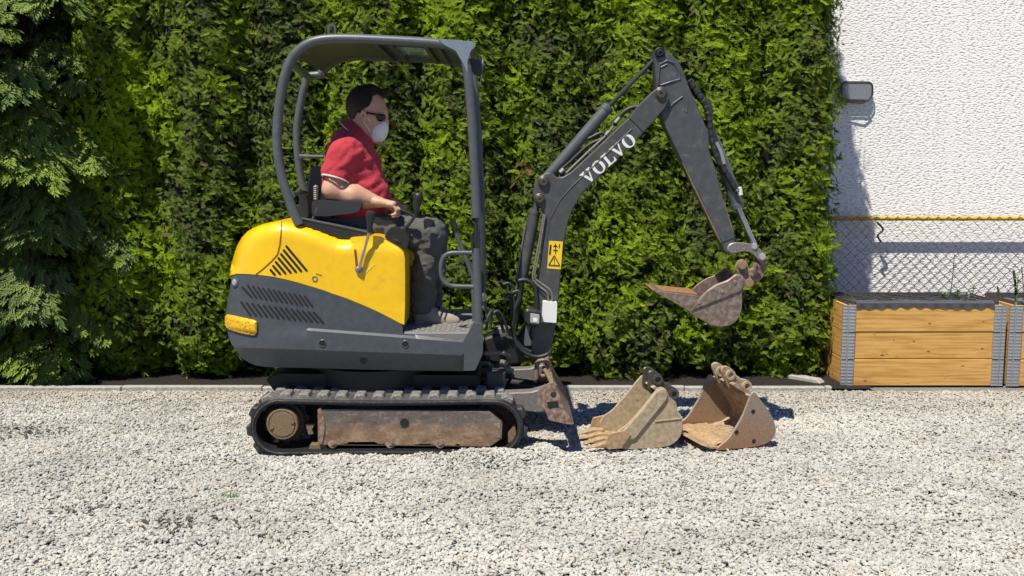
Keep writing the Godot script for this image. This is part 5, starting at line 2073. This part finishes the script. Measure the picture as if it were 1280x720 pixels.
func finger(B: Array, base: Vector3, d0: Vector3, d1: Vector3, d2: Vector3, l: float, r: float):
	var a := base + d0.normalized() * l * 0.46
	var b := a + d1.normalized() * l * 0.32
	var c := b + d2.normalized() * l * 0.24
	B.append([base, a, r, r * 0.94])
	B.append([a, b, r * 0.94, r * 0.86])
	B.append([b, c, r * 0.86, r * 0.74])


func hand(T: Array, wrist: Vector3, knuckles: Vector3, s: float):   # loosely closed round a lever; s = +1: thumb towards the viewer's far side
	var fwd := (knuckles - wrist).normalized()
	var side := Vector3(0, 0, 1.0)
	side = (side - fwd * side.dot(fwd)).normalized()
	var up := side.cross(fwd).normalized()
	if up.y < 0:
		up = -up
	var P := []
	P.append([wrist - fwd * 0.03, wrist + fwd * 0.02, 0.031, 0.030])
	for q in [-0.026, -0.009, 0.009, 0.026]:
		P.append([wrist + fwd * 0.015 + side * q * 0.7, knuckles + side * q * 1.05, 0.019, 0.0165])
	nets(T, P, 0.004, 0.018)
	var lens := [0.078, 0.088, 0.084, 0.066]
	for i in 4:
		var F := []
		var off: float = [-0.034, -0.0115, 0.0115, 0.034][i] * s
		var base: Vector3 = knuckles + side * off - fwd * 0.004 + up * [0.0, 0.003, 0.002, -0.003][i]
		F.append([base - fwd * 0.02, base, 0.0125, 0.0118])
		finger(F, base, fwd * 0.8 - up * 0.55, -up * 0.95 - fwd * 0.1, -fwd * 0.85 - up * 0.35, lens[i] * 1.22, 0.0112 - 0.0006 * absf(i - 1.5))
		nets(T, F, 0.0035, 0.006)
	var Th := []
	var tb := wrist + fwd * 0.03 - side * 0.028 * s - up * 0.004
	Th.append([tb, tb + fwd * 0.038 - side * 0.012 * s - up * 0.012, 0.016, 0.0135])
	Th.append([tb + fwd * 0.038 - side * 0.012 * s - up * 0.012, tb + fwd * 0.070 - side * 0.004 * s - up * 0.026, 0.0132, 0.0118])
	Th.append([tb + fwd * 0.070 - side * 0.004 * s - up * 0.026, tb + fwd * 0.090 + side * 0.010 * s - up * 0.036, 0.0116, 0.0095])
	nets(T, Th, 0.0035, 0.008)


func make_person():
	var dn := MID - 0.21     # near shoulder
	var df := MID + 0.21
	var base := at(455, 296, MID)
	var o := thing("person", "driver in red polo shirt, dark glasses and white mask, seated at the levers", "person", base)
	# body
	var B := []
	var torso := []
	for s in [-1.0, 1.0]:
		torso.append([J(438, 278, MID + 0.08 * s), J(450, 242, MID + 0.075 * s), 0.120, 0.140])
		torso.append([J(450, 242, MID + 0.075 * s), J(440, 205, MID + 0.08 * s), 0.140, 0.135])
		torso.append([J(440, 205, MID + 0.08 * s), J(436, 188, MID + 0.12 * s), 0.140, 0.078])
	torso.append([J(436, 190, MID - 0.15), J(436, 190, MID + 0.15), 0.072, 0.072])
	torso.append([J(434, 184, MID - 0.06), J(444, 171, MID), 0.088, 0.080])
	var neck := [[J(441, 180, MID), J(457, 156, MID), 0.080, 0.068]]
	var arm_n := [[J(427, 194, dn), J(415, 237, dn - 0.04), 0.070, 0.048], [J(415, 237, dn - 0.04), J(440, 245, dn - 0.03), 0.046, 0.050], [J(440, 245, dn - 0.03), J(471, 253, dn + 0.0), 0.050, 0.031]]
	var arm_f := [[J(432, 194, df), J(424, 232, df + 0.06), 0.07, 0.054], [J(424, 232, df + 0.06), J(484, 252, df - 0.02), 0.052, 0.034]]
	var leg_n := [[J(446, 287, MID - 0.11), J(538, 293, MID - 0.15), 0.080, 0.058], [J(538, 292, MID - 0.15), J(526, 388, MID - 0.13), 0.056, 0.042]]
	var leg_f := [[J(448, 282, MID + 0.10), J(542, 291, MID + 0.14), 0.080, 0.058], [J(542, 291, MID + 0.14), J(537, 386, MID + 0.13), 0.056, 0.042]]
	B.append_array(torso)
	B.append_array(neck)
	B.append_array(arm_n)
	B.append_array(arm_f)
	B.append_array(leg_n)
	B.append_array(leg_f)
	var T := []
	nets(T, B, 0.013, 0.05)
	# head: skull, jaw, brow, nose, ears
	var H := []
	var hc := J(457.5, 132, MID)
	H.append([hc, Vector3(0.112, 0.112, 0.090)])
	H.append([J(463, 147, MID), Vector3(0.090, 0.105, 0.078)])
	H.append([J(468, 160, MID), J(473, 171, MID), 0.058, 0.036])
	H.append([J(458, 160, MID), J(470, 172, MID), 0.062, 0.036])
	H.append([J(479, 140, MID - 0.035), J(479, 140, MID + 0.035), 0.018, 0.018])
	H.append([J(480, 143, MID), J(483, 155, MID), 0.010, 0.015])
	H.append([J(442, 178, MID), J(456, 157, MID), 0.078, 0.070])
	nets(T, H, 0.006, 0.03)
	for s in [-1.0, 1.0]:
		var E := []
		var ed: float = MID + 0.086 * s
		var ring := [J(451, 143, ed + 0.006 * s), J(453.5, 139.5, ed + 0.012 * s), J(456.5, 141, ed + 0.010 * s), J(456.5, 147, ed + 0.006 * s), J(454, 153.5, ed)]
		for i in 4:
			E.append([ring[i], ring[i + 1], 0.0085, 0.0085])
		E.append([J(451, 143, ed), J(453, 151, ed), 0.009, 0.009])
		nets(T, E, 0.004, 0.008)
	hand(T, J(469, 252, dn - 0.012), J(491.5, 255.5, dn - 0.01), 1.0)
	hand(T, J(485, 252, df - 0.02), J(504, 260, df - 0.03), -1.0)
	obj("body", T, M.skin, o, 70.0)
	# short hair: an offset of the skull, cut along the hairline
	T = []
	var hairline := PackedVector2Array()
	for q in [[430, 90], [495, 90], [495, 126], [485.5, 128], [480, 121], [473, 118.5], [468.5, 121], [467, 128], [464, 134], [458, 137], [455.5, 140], [449.5, 142], [446, 148], [443, 157], [430, 159]]:
		var v := at(q[0], q[1], MID)
		hairline.append(Vector2(v.x, v.y))
	var hb := []
	for b in [H[0], H[1]]:
		hb.append([b[0], b[1] + Vector3.ONE * 0.005])
	hb.append([J(478, 118, MID - 0.03), J(478, 118, MID + 0.03), 0.030, 0.030])
	hb.append([J(466, 112.5, MID - 0.03), J(466, 112.5, MID + 0.03), 0.028, 0.028])
	nets(T, hb, 0.006, 0.03, func(p: Vector3, f: float):
		var q := Vector2(p.x, p.y)
		var e := poly_dist(q, hairline, true) * (-1.0 if Geometry2D.is_point_in_polygon(q, hairline) else 1.0)
		return maxf(f + 0.003 * fine.get_noise_3d(p.x * 1500, p.y * 1500, p.z * 1500), e))
	obj("hair", T, M.hair, o, 70.0, func(p: Vector3): return Color(0.016, 0.010, 0.008).lerp(Color(0.15, 0.085, 0.06), smoothstep(at(450, 126, MID).y, at(450, 156, MID).y, p.y + 0.5 * (p.x - at(450, 126, MID).x) - 0.01)))
	# polo shirt
	T = []
	var S := []
	for b in torso:
		S.append([b[0], b[1], b[2] + 0.014, b[3] + 0.016])
	S.append([J(428, 193, dn), J(417, 230, dn - 0.035), 0.086, 0.076])
	S.append([J(432, 193, df), J(425, 228, df + 0.055), 0.086, 0.084])
	S.append([J(453, 251, MID - 0.05), J(453, 251, MID + 0.05), 0.152, 0.152])
	var cut_n := J(419, 224, dn - 0.035)
	var dir_n := (J(417, 230, dn - 0.035) - J(428, 193, dn)).normalized()
	var hem := at(440, 287, MID).y
	var neck_at := J(449, 168, MID)
	var neck_dir := (J(457, 157, MID) - J(440, 178, MID)).normalized()
	nets(T, S, 0.0115, 0.045, func(p: Vector3, f: float):
		var g := f + 0.016 * fine.get_noise_3d(p.x * 260, p.y * 420 - p.x * 200, p.z * 240) - 0.013 * (0.35 - minf(0.35, absf(fine.get_noise_3d(p.x * 230 + p.y * 160, p.y * 330 - p.x * 90, p.z * 200 + 40)) * 3.0))
		g = maxf(g, hem - p.y)
		g = maxf(g, (p - neck_at).dot(neck_dir))
		if p.z > -dn + 0.02:
			g = maxf(g, (p - cut_n).dot(dir_n))
		elif p.z < -df - 0.02:
			g = maxf(g, (p - cut_n).dot(dir_n) + 0.01)
		return g)
	var shirt := obj("polo_shirt", T, M.shirt, o, 70.0)
	# collar with its pale line, sleeve trim
	var cb := frame_of(neck_dir)
	var ring := []
	for i in 22:
		var a := TAU * i / 22.0
		var rr := 0.100 + 0.004 * sin(a * 2)
		ring.append(neck_at + cb.x * cos(a) * rr + cb.y * sin(a) * (rr + 0.004) + neck_dir * (0.012 - 0.02 * maxf(0.0, (cb.x * cos(a) + cb.y * sin(a)).x)))
	T = []
	for k in 22:
		var a: Vector3 = ring[k]
		var b: Vector3 = ring[(k + 1) % 22]
		var oa := (a - neck_at).normalized()
		var ob := (b - neck_at).normalized()
		var ta := a + neck_dir * 0.030 - oa * 0.012
		var tb := b + neck_dir * 0.030 - ob * 0.012
		var la := a + oa * 0.030 - neck_dir * 0.030
		var lb := b + ob * 0.030 - neck_dir * 0.030
		quad(T, a + oa * 0.006, b + ob * 0.006, tb, ta)
		quad(T, la, lb, b + ob * 0.006, a + oa * 0.006)
		quad(T, a - oa * 0.002, b - ob * 0.002, tb - ob * 0.004, ta - oa * 0.004)
	obj("collar", T, M.shirt, shirt, 60.0)
	T = []
	var edge := []
	for k in 22:
		var oa: Vector3 = (ring[k] - neck_at).normalized()
		edge.append(ring[k] + oa * 0.030 - neck_dir * 0.030)
	tube(T, edge, 0.0035, 6, true)
	obj("collar_trim", T, M.trim, shirt, 60.0)
	T = []
	var sb := frame_of(dir_n)
	var cuff := []
	for k in 22:
		cuff.append(cut_n + sb.x * cos(TAU * k / 22) * 0.077 + sb.y * sin(TAU * k / 22) * 0.077 + Vector3(0.002, 0, 0.002))
	tube(T, cuff, 0.0055, 6, true)
	obj("sleeve_trim", T, M.trim, shirt, 60.0)
	# trousers
	T = []
	var L := []
	L.append([J(440, 284, MID - 0.09), J(440, 284, MID + 0.09), 0.130, 0.130])
	for q in [[leg_n, 1.0], [leg_f, 1.0]]:
		var g: Array = q[0]
		L.append([g[0][0], g[0][1], 0.108, 0.086])
		L.append([g[1][0], g[1][0].lerp(g[1][1], 0.45), 0.084, 0.072])
		L.append([g[1][0].lerp(g[1][1], 0.45), g[1][0].lerp(g[1][1], 0.97), 0.072, 0.066])
	var top := at(440, 270, MID).y
	var bottom := at(530, 390, MID - 0.1).y
	nets(T, L, 0.0115, 0.03, func(p: Vector3, f: float):
		var shin := smoothstep(0.0, 0.1, at(500, 300, MID).y - p.y)
		var g := f + (0.012 + 0.010 * shin) * fine.get_noise_3d(p.x * 150 + p.y * 260, p.y * 300 - p.x * 120, p.z * 140) - 0.030 * (0.35 - minf(0.35, absf(fine.get_noise_3d(p.x * 160 + p.y * 230, p.y * 300 - p.x * 160, p.z * 160 + 20)) * 2.6))
		return maxf(maxf(g, bottom - p.y), p.y - top - 0.06))
	var tr := obj("trousers", T, M.trousers, o, 70.0)
	# dark knee panels
	T = []
	prism(T, round2(flat([[529, 274], [536, 273.5], [543, 276], [538, 284], [534, 291], [530, 287]], MID - 0.24), 0.012), -MID + 0.235, -MID + 0.20, 0.01)
	obj("knee_panel", T, M.black, tr)
	# shoes
	for q in [[-4, MID - 0.13, -1.0], [8, MID + 0.13, 1.0]]:
		T = []
		var d: float = q[1]
		var x: float = q[0]
		nets(T, [[J(529 + x, 396, d), J(545 + x, 397, d), 0.044, 0.044], [J(531 + x, 386, d), J(540 + x, 392, d), 0.043, 0.045], [J(545 + x, 396, d), J(566 + x, 401, d), 0.046, 0.034], [J(566 + x, 401, d), J(573 + x, 402, d), 0.034, 0.030]], 0.007, 0.03, func(p: Vector3, f: float): return maxf(f, at(540, 407, d).y - p.y))
		var shoe := obj("shoe", T, M.shoe, o, 70.0)
		T = []
		prism(T, round2(flat([[523 + x, 402], [580 + x, 405], [580 + x, 409], [522 + x, 408]], d - 0.045), 0.006), -d + 0.04, -d - 0.04, 0.006)
		obj("sole", T, M.shoe_dark if q[2] > 0 else M.shoe, shoe)
		T = []
		for i in 4:
			var a := J(543 + x + i * 5.5, 387.5 + i * 1.9, d - 0.028)
			tube(T, [a + Vector3(0, -0.022, 0.018), a + Vector3(0.01, 0.004, 0.0), a + Vector3(0.016, 0.0, -0.05)], 0.0045, 5)
		obj("laces", T, M.shoe_dark, shoe)
		T = []
		prism(T, round2(flat([[527 + x, 376], [537 + x, 376], [543 + x, 384], [541 + x, 388], [529 + x, 387]], d - 0.03), 0.01), -d + 0.05, -d - 0.05, 0.008)
		obj("ankle_collar", T, M.shoe_dark, shoe)
	# sunglasses
	T = []
	for s in [-1.0, 1.0]:
		var d: float = MID + 0.050 * s
		prism(T, round2(flat([[471.5, 142], [482, 143.5], [482.5, 148], [479.5, 152], [474, 152], [471, 148]], d), 0.01), -d + 0.034, -d - 0.034, 0.008)
		tube(T, path([[447, 139.8, MID + 0.099 * s], [458, 141, MID + 0.099 * s], [470, 143.3, MID + 0.092 * s], [480, 145, MID + 0.078 * s]], 0), [0.005, 0.006, 0.007, 0.008], 6)
	obj("sunglasses", T, M.gloss_black, o)
	# face mask with ear loops
	T = []
	nets(T, [[J(472.5, 163, MID), Vector3(0.056, 0.064, 0.068)], [J(478.5, 158, MID), Vector3(0.030, 0.044, 0.040)], [J(470, 171.5, MID), Vector3(0.046, 0.034, 0.052)]], 0.006, 0.02, func(p: Vector3, f: float):
		return maxf(f, J(461.5, 160, MID).x + 0.25 * (p.y - J(461, 160, MID).y) * 0.0 - p.x))
	var mask := obj("face_mask", T, M.mask, o, 70.0)
	T = []
	for s in [-1.0, 1.0]:
		var d: float = MID + 0.086 * s
		tube(T, path([[463, 165, MID + 0.07 * s], [458, 157, d], [454, 151.5, MID + 0.094 * s]], 0), 0.0028, 5)
		tube(T, path([[465, 153, MID + 0.07 * s], [459, 148, d], [456, 145, MID + 0.094 * s]], 0), 0.0028, 5)
	obj("ear_loop", T, M.mask, mask)


# ---------- the two loose buckets ----------
func lug(T: Array, z: float, th: float, xf: Transform3D, u0: float, v0: float, u1: float, v1: float, bu: float, bv: float):   # plate with two bosses
	prism(T, round2(PackedVector2Array([Vector2(bu - 0.02, bv + 0.03), Vector2(u0 - 0.05, v0 + 0.01), Vector2(u0 - 0.055, v0 + 0.045), Vector2(u0 - 0.02, v0 + 0.055), Vector2(u0 + 0.025, v0 + 0.025), Vector2((u0 + u1) / 2, (v0 + v1) / 2 + 0.012), Vector2(u1 + 0.015, v1 + 0.035), Vector2(u1 + 0.036, v1 + 0.005), Vector2(u1 + 0.02, v1 - 0.035), Vector2(bu + 0.10, bv - 0.04)]), 0.025), z - th / 2, z + th / 2, 0.004, xf)


func boss(T: Array, xf: Transform3D, u: float, v: float, z0: float, z1: float, r: float):   # a short pipe
	var a := xf * Vector3(u, v, z0)
	lathe(T, a, xf.basis.z * (z1 - z0), [[r * 0.55, 0.0], [r, 0.0], [r, absf(z1 - z0)], [r * 0.55, absf(z1 - z0)], [r * 0.55, absf(z1 - z0) - 0.012], [0, absf(z1 - z0) - 0.012]], 18)
	lathe(T, a, xf.basis.z * (z1 - z0), [[r * 0.55, 0.0], [r * 0.55, 0.012], [0, 0.012]], 18)


func make_loose_buckets():
	# the wider one, at right, seen into its mouth
	var yaw := deg_to_rad(17)
	var w := 0.50
	var near_lip := at(894, 569, 5.38)
	near_lip.y = 0.026
	var bs := Basis(Vector3.UP, yaw)
	var pos := near_lip - bs * Vector3(0, 0, w / 2)
	var b := thing("loose_bucket", "wide rusty excavator bucket lying open at right on the gravel", "bucket", pos, "spare buckets on the gravel")
	var xf := Transform3D(bs, pos)
	var cheek := PackedVector2Array(curve([Vector2(0.005, 0.0), Vector2(0.12, -0.006), Vector2(0.24, -0.004), Vector2(0.325, 0.012), Vector2(0.372, 0.058), Vector2(0.365, 0.125), Vector2(0.318, 0.205), Vector2(0.262, 0.272), Vector2(0.240, 0.305), Vector2(0.215, 0.305), Vector2(0.198, 0.275), Vector2(0.163, 0.188), Vector2(0.120, 0.118), Vector2(0.077, 0.061)], 4, true))
	var back := PackedVector2Array(curve([Vector2(-0.05, 0.016), Vector2(0.005, 0.0), Vector2(0.12, -0.006), Vector2(0.24, -0.004), Vector2(0.325, 0.012), Vector2(0.372, 0.058), Vector2(0.365, 0.125), Vector2(0.318, 0.205), Vector2(0.262, 0.272)], 4))
	bucket_parts(b, xf, cheek, back, w, M.tinted_worn, M.rust_bucket, 0.014, func(p: Vector3): return Color(0.40, 0.20, 0.09).lerp(Color(0.37, 0.315, 0.25), smoothstep(-0.01, 0.13, p.y + 0.05 * fine.get_noise_2d(p.x * 250.0, p.y * 250.0))))
	for s in [-1.0, 1.0]:
		for q in [[0.225, 0.20], [0.125, 0.09], [0.235, 0.03]]:
			var T := []
			lathe(T, xf * Vector3(q[0], q[1], s * (w / 2 + 0.0075)), xf.basis.z * s, [[0.013, 0.0], [0.012, 0.0015], [0, 0.0015]], 12)
			obj("bolt_hole", T, M.black, b)
	var T := []
	prism(T, PackedVector2Array([Vector2(-0.085, 0.030), Vector2(-0.03, 0.006), Vector2(0.03, 0.002), Vector2(0.03, 0.014), Vector2(-0.03, 0.020)]), -w / 2 - 0.004, w / 2 + 0.004, 0.002, xf)
	obj("cutting_edge", T, M.ochre, b)
	# the heel plate that slopes into the mouth, and dried clay
	T = []
	var clay := FastNoiseLite.new()
	clay.seed = 6
	for i in 12:
		for j in 24:
			var q := []
			for k in [[0, 0], [1, 0], [1, 1], [0, 1]]:
				var u: float = -0.06 + (i + k[0]) / 12.0 * 0.26
				var z: float = lerpf(-w / 2 + 0.02, w / 2 - 0.02, (j + k[1]) / 24.0)
				var h: float = -0.004 + 0.030 * exp(-pow((u - 0.06) / 0.06, 2)) * (0.55 + 0.7 * clay.get_noise_2d(z * 600.0, 3.0)) + 0.012 * clay.get_noise_2d(u * 1200.0, z * 1200.0) + 0.02 * smoothstep(-0.06, 0.02, u)
				q.append(xf * Vector3(u, maxf(h, -0.01), z))
			quad(T, q[0], q[1], q[2], q[3])
	obj("dried_clay", T, M.ochre, b, 50.0)
	for z in [0.055, -0.055]:
		T = []
		lug(T, z, 0.022, xf, 0.183, 0.372, 0.290, 0.300, 0.20, 0.26)
		obj("lug", T, M.rust_bucket, b)
		for q in [[0.183, 0.372], [0.290, 0.300]]:
			T = []
			boss(T, xf, q[0], q[1], z - 0.02, z + 0.022, 0.030)
			obj("boss", T, M.mud_bucket, b, 50.0)
	T = []
	prism(T, round2(PackedVector2Array([Vector2(0.17, 0.325), Vector2(0.195, 0.335), Vector2(0.325, 0.252), Vector2(0.368, 0.14), Vector2(0.355, 0.13), Vector2(0.31, 0.205), Vector2(0.255, 0.27)]), 0.008), -0.12, 0.12, 0.004, xf)
	obj("lug_seat", T, M.rust_bucket, b)

	# the narrower one with teeth, at left
	yaw = deg_to_rad(9)
	w = 0.33
	near_lip = at(776, 568, 5.40)
	near_lip.y = 0.026
	bs = Basis(Vector3.UP, yaw)
	pos = near_lip - bs * Vector3(0, 0, w / 2)
	b = thing("loose_bucket", "muddy excavator bucket with teeth lying between the blade and the wide bucket", "bucket", pos, "spare buckets on the gravel")
	xf = Transform3D(bs, pos)
	cheek = PackedVector2Array(curve([Vector2(0.0, 0.0), Vector2(0.12, -0.006), Vector2(0.22, -0.004), Vector2(0.295, 0.012), Vector2(0.345, 0.065), Vector2(0.350, 0.148), Vector2(0.315, 0.205), Vector2(0.280, 0.255), Vector2(0.266, 0.298), Vector2(0.245, 0.332), Vector2(0.215, 0.338), Vector2(0.188, 0.315), Vector2(0.110, 0.220), Vector2(0.036, 0.140), Vector2(-0.02, 0.10), Vector2(-0.04, 0.05)], 4, true))
	back = PackedVector2Array(curve([Vector2(-0.06, 0.014), Vector2(0.0, 0.0), Vector2(0.12, -0.006), Vector2(0.22, -0.004), Vector2(0.295, 0.012), Vector2(0.345, 0.065), Vector2(0.350, 0.148), Vector2(0.315, 0.205), Vector2(0.280, 0.255), Vector2(0.266, 0.298)], 4))
	bucket_parts(b, xf, cheek, back, w, M.mud_bucket, M.mud_bucket)
	for s in [-1.0, 1.0]:
		T = []
		prism(T, round2(PackedVector2Array([Vector2(-0.01, 0.085), Vector2(0.04, 0.137), Vector2(0.112, 0.217), Vector2(0.19, 0.313), Vector2(0.216, 0.334), Vector2(0.244, 0.329), Vector2(0.262, 0.298), Vector2(0.252, 0.270), Vector2(0.17, 0.17), Vector2(0.075, 0.055), Vector2(0.04, 0.05)]), 0.012), s * (w / 2 + 0.004), s * (w / 2 + 0.019), 0.004, xf)
		obj("wear_band", T, M.mud_bucket, b, 40.0)
		T = []
		prism(T, round2(PackedVector2Array([Vector2(-0.095, 0.022), Vector2(-0.075, 0.090), Vector2(0.005, 0.105), Vector2(0.05, 0.085), Vector2(-0.005, 0.008), Vector2(-0.08, 0.006)]), 0.006), s * (w / 2 + 0.006), s * (w / 2 + 0.026), 0.005, xf)
		obj("side_cutter", T, M.ochre, b)
		T = []
		prism(T, PackedVector2Array([Vector2(0.19, 0.145), Vector2(0.34, 0.155), Vector2(0.34, 0.161), Vector2(0.19, 0.151)]), s * (w / 2 + 0.004), s * (w / 2 + 0.012), 0.001, xf)
		obj("stiffener", T, M.mud_bucket, b)
	for i in 4:
		T = []
		var z := lerpf(-w / 2 + 0.02, w / 2 - 0.02, i / 3.0)
		prism(T, PackedVector2Array([Vector2(-0.185, 0.010), Vector2(-0.15, 0.022), Vector2(-0.08, 0.040), Vector2(-0.02, 0.034), Vector2(-0.02, 0.002), Vector2(-0.10, 0.004)]), z - 0.021, z + 0.021, 0.007, xf)
		obj("tooth", T, M.ochre, b)
	T = []
	prism(T, PackedVector2Array([Vector2(-0.09, 0.014), Vector2(-0.02, 0.0), Vector2(0.03, 0.0), Vector2(0.03, 0.014), Vector2(-0.03, 0.018)]), -w / 2 - 0.003, w / 2 + 0.003, 0.002, xf)
	obj("cutting_edge", T, M.ochre, b)
	for z in [0.05, -0.05]:
		T = []
		lug(T, z, 0.022, xf, 0.234, 0.361, 0.330, 0.274, 0.20, 0.26)
		obj("lug", T, M.pin, b)
		for q in [[0.234, 0.361], [0.330, 0.274]]:
			T = []
			boss(T, xf, q[0], q[1], z - 0.024, z + 0.026, 0.030)
			obj("boss", T, M.dark_steel, b, 50.0)
	T = []
	prism(T, round2(PackedVector2Array([Vector2(0.19, 0.320), Vector2(0.215, 0.33), Vector2(0.335, 0.235), Vector2(0.352, 0.15), Vector2(0.315, 0.205), Vector2(0.28, 0.255), Vector2(0.262, 0.285)]), 0.008), -0.10, 0.10, 0.004, xf)
	obj("lug_seat", T, M.mud_bucket, b)


func make_litter():
	# dry leaves in the hollow at the left, a few blades of grass on the gravel
	var T := []
	quad(T, Vector3(-0.5, 0, 0), Vector3(0, 0.1, -0.22), Vector3(0.5, 0.05, 0), Vector3(0, 0.12, 0.22))
	var leaf := mesh_of(T, Vector3.ZERO, 0.0)
	var r := RandomNumberGenerator.new()
	r.seed = 77
	var spots := [[8, 541, 0.16, 60], [25, 538, 0.10, 30], [225, 660, 0.12, 20], [110, 640, 0.10, 12], [210, 655, 0.05, 14]]
	var xfs := []
	var cols := []
	for s in spots:
		var d: float = 1.57 / ((0.11943 + (s[1] - 360) / FOCAL) / (1 - 0.11943 * (s[1] - 360) / FOCAL))
		var c := at(s[0], s[1], d)
		for i in s[3]:
			var x: float = c.x + r.randfn(0, s[2])
			var z: float = c.z + r.randfn(0, s[2] * 0.5)
			xfs.append(Transform3D(Basis.from_euler(Vector3(r.randf_range(-0.5, 0.5), r.randf() * TAU, r.randf_range(-0.5, 0.5))) * Basis.from_scale(Vector3.ONE * r.randf_range(0.02, 0.05)), Vector3(x, ground_h(x, z) + 0.018, z)))
			cols.append(Color(0.045, 0.032, 0.022).lerp(Color(0.10, 0.075, 0.05), r.randf()))
	var l := scatter("dry_leaves", leaf, xfs, cols, M.stone, self)
	tag(l, "dark dry leaf litter in a hollow of the gravel at left", "leaves")
	T = []
	for i in 14:
		var d := 1.57 / ((0.11943 + (624 - 360) / FOCAL) / (1 - 0.11943 * (624 - 360) / FOCAL))
		var c := at(290 + r.randf_range(-9, 9), 626, d)
		c.y = ground_h(c.x, c.z) + 0.01
		c.z += r.randf_range(-0.03, 0.03)
		var e := c + Vector3(r.randf_range(-0.05, 0.05), r.randf_range(0.02, 0.05), r.randf_range(-0.03, 0.03))
		tri(T, c - Vector3(0.003, 0, 0), c + Vector3(0.003, 0, 0), e)
	var g := tag(obj("weed", T, M.seedling, self, 0.0), "small green weed sprouting through the gravel in front of the track", "weed")


func _ready():
	var cam := Camera3D.new()
	cam.name = "camera"
	cam.fov = rad_to_deg(2.0 * atan(360.0 / FOCAL))
	cam.position = EYE
	cam.rotation.x = -PITCH
	cam.near = 0.05
	cam.far = 400.0
	add_child(cam)
	cam.current = true
	var we := WorldEnvironment.new()
	var env := Environment.new()
	env.background_mode = Environment.BG_SKY
	var sky := ProceduralSkyMaterial.new()
	sky.sky_top_color = Color(0.24, 0.42, 0.72)
	sky.sky_horizon_color = Color(0.66, 0.76, 0.86)
	sky.sky_curve = 0.18
	sky.ground_bottom_color = Color(0.35, 0.34, 0.3)
	sky.ground_horizon_color = Color(0.6, 0.62, 0.62)
	sky.sky_energy_multiplier = 0.8
	sky.sun_angle_max = 2.0
	env.sky = Sky.new()
	env.sky.sky_material = sky
	env.tonemap_mode = Environment.TONE_MAPPER_LINEAR
	env.tonemap_exposure = 1.45
	env.sdfgi_enabled = true
	env.ssao_enabled = true
	env.ssil_enabled = true
	we.environment = env
	add_child(we)
	var sun := DirectionalLight3D.new()
	sun.name = "sun"
	sun.light_energy = 1.45
	sun.light_color = Color(1.0, 0.965, 0.9)
	sun.light_angular_distance = 0.5
	sun.shadow_enabled = true
	sun.basis = Basis.looking_at(SUN_RAY, Vector3.UP)
	add_child(sun)
	rng.seed = 1
	fine.seed = 3
	fine.frequency = 0.03
	fine.fractal_octaves = 3
	broad.seed = 12
	broad.frequency = 0.02
	broad.fractal_octaves = 3
	make_materials()
	make_setting()
	make_excavator()
	make_person()
	make_loose_buckets()
	make_litter()
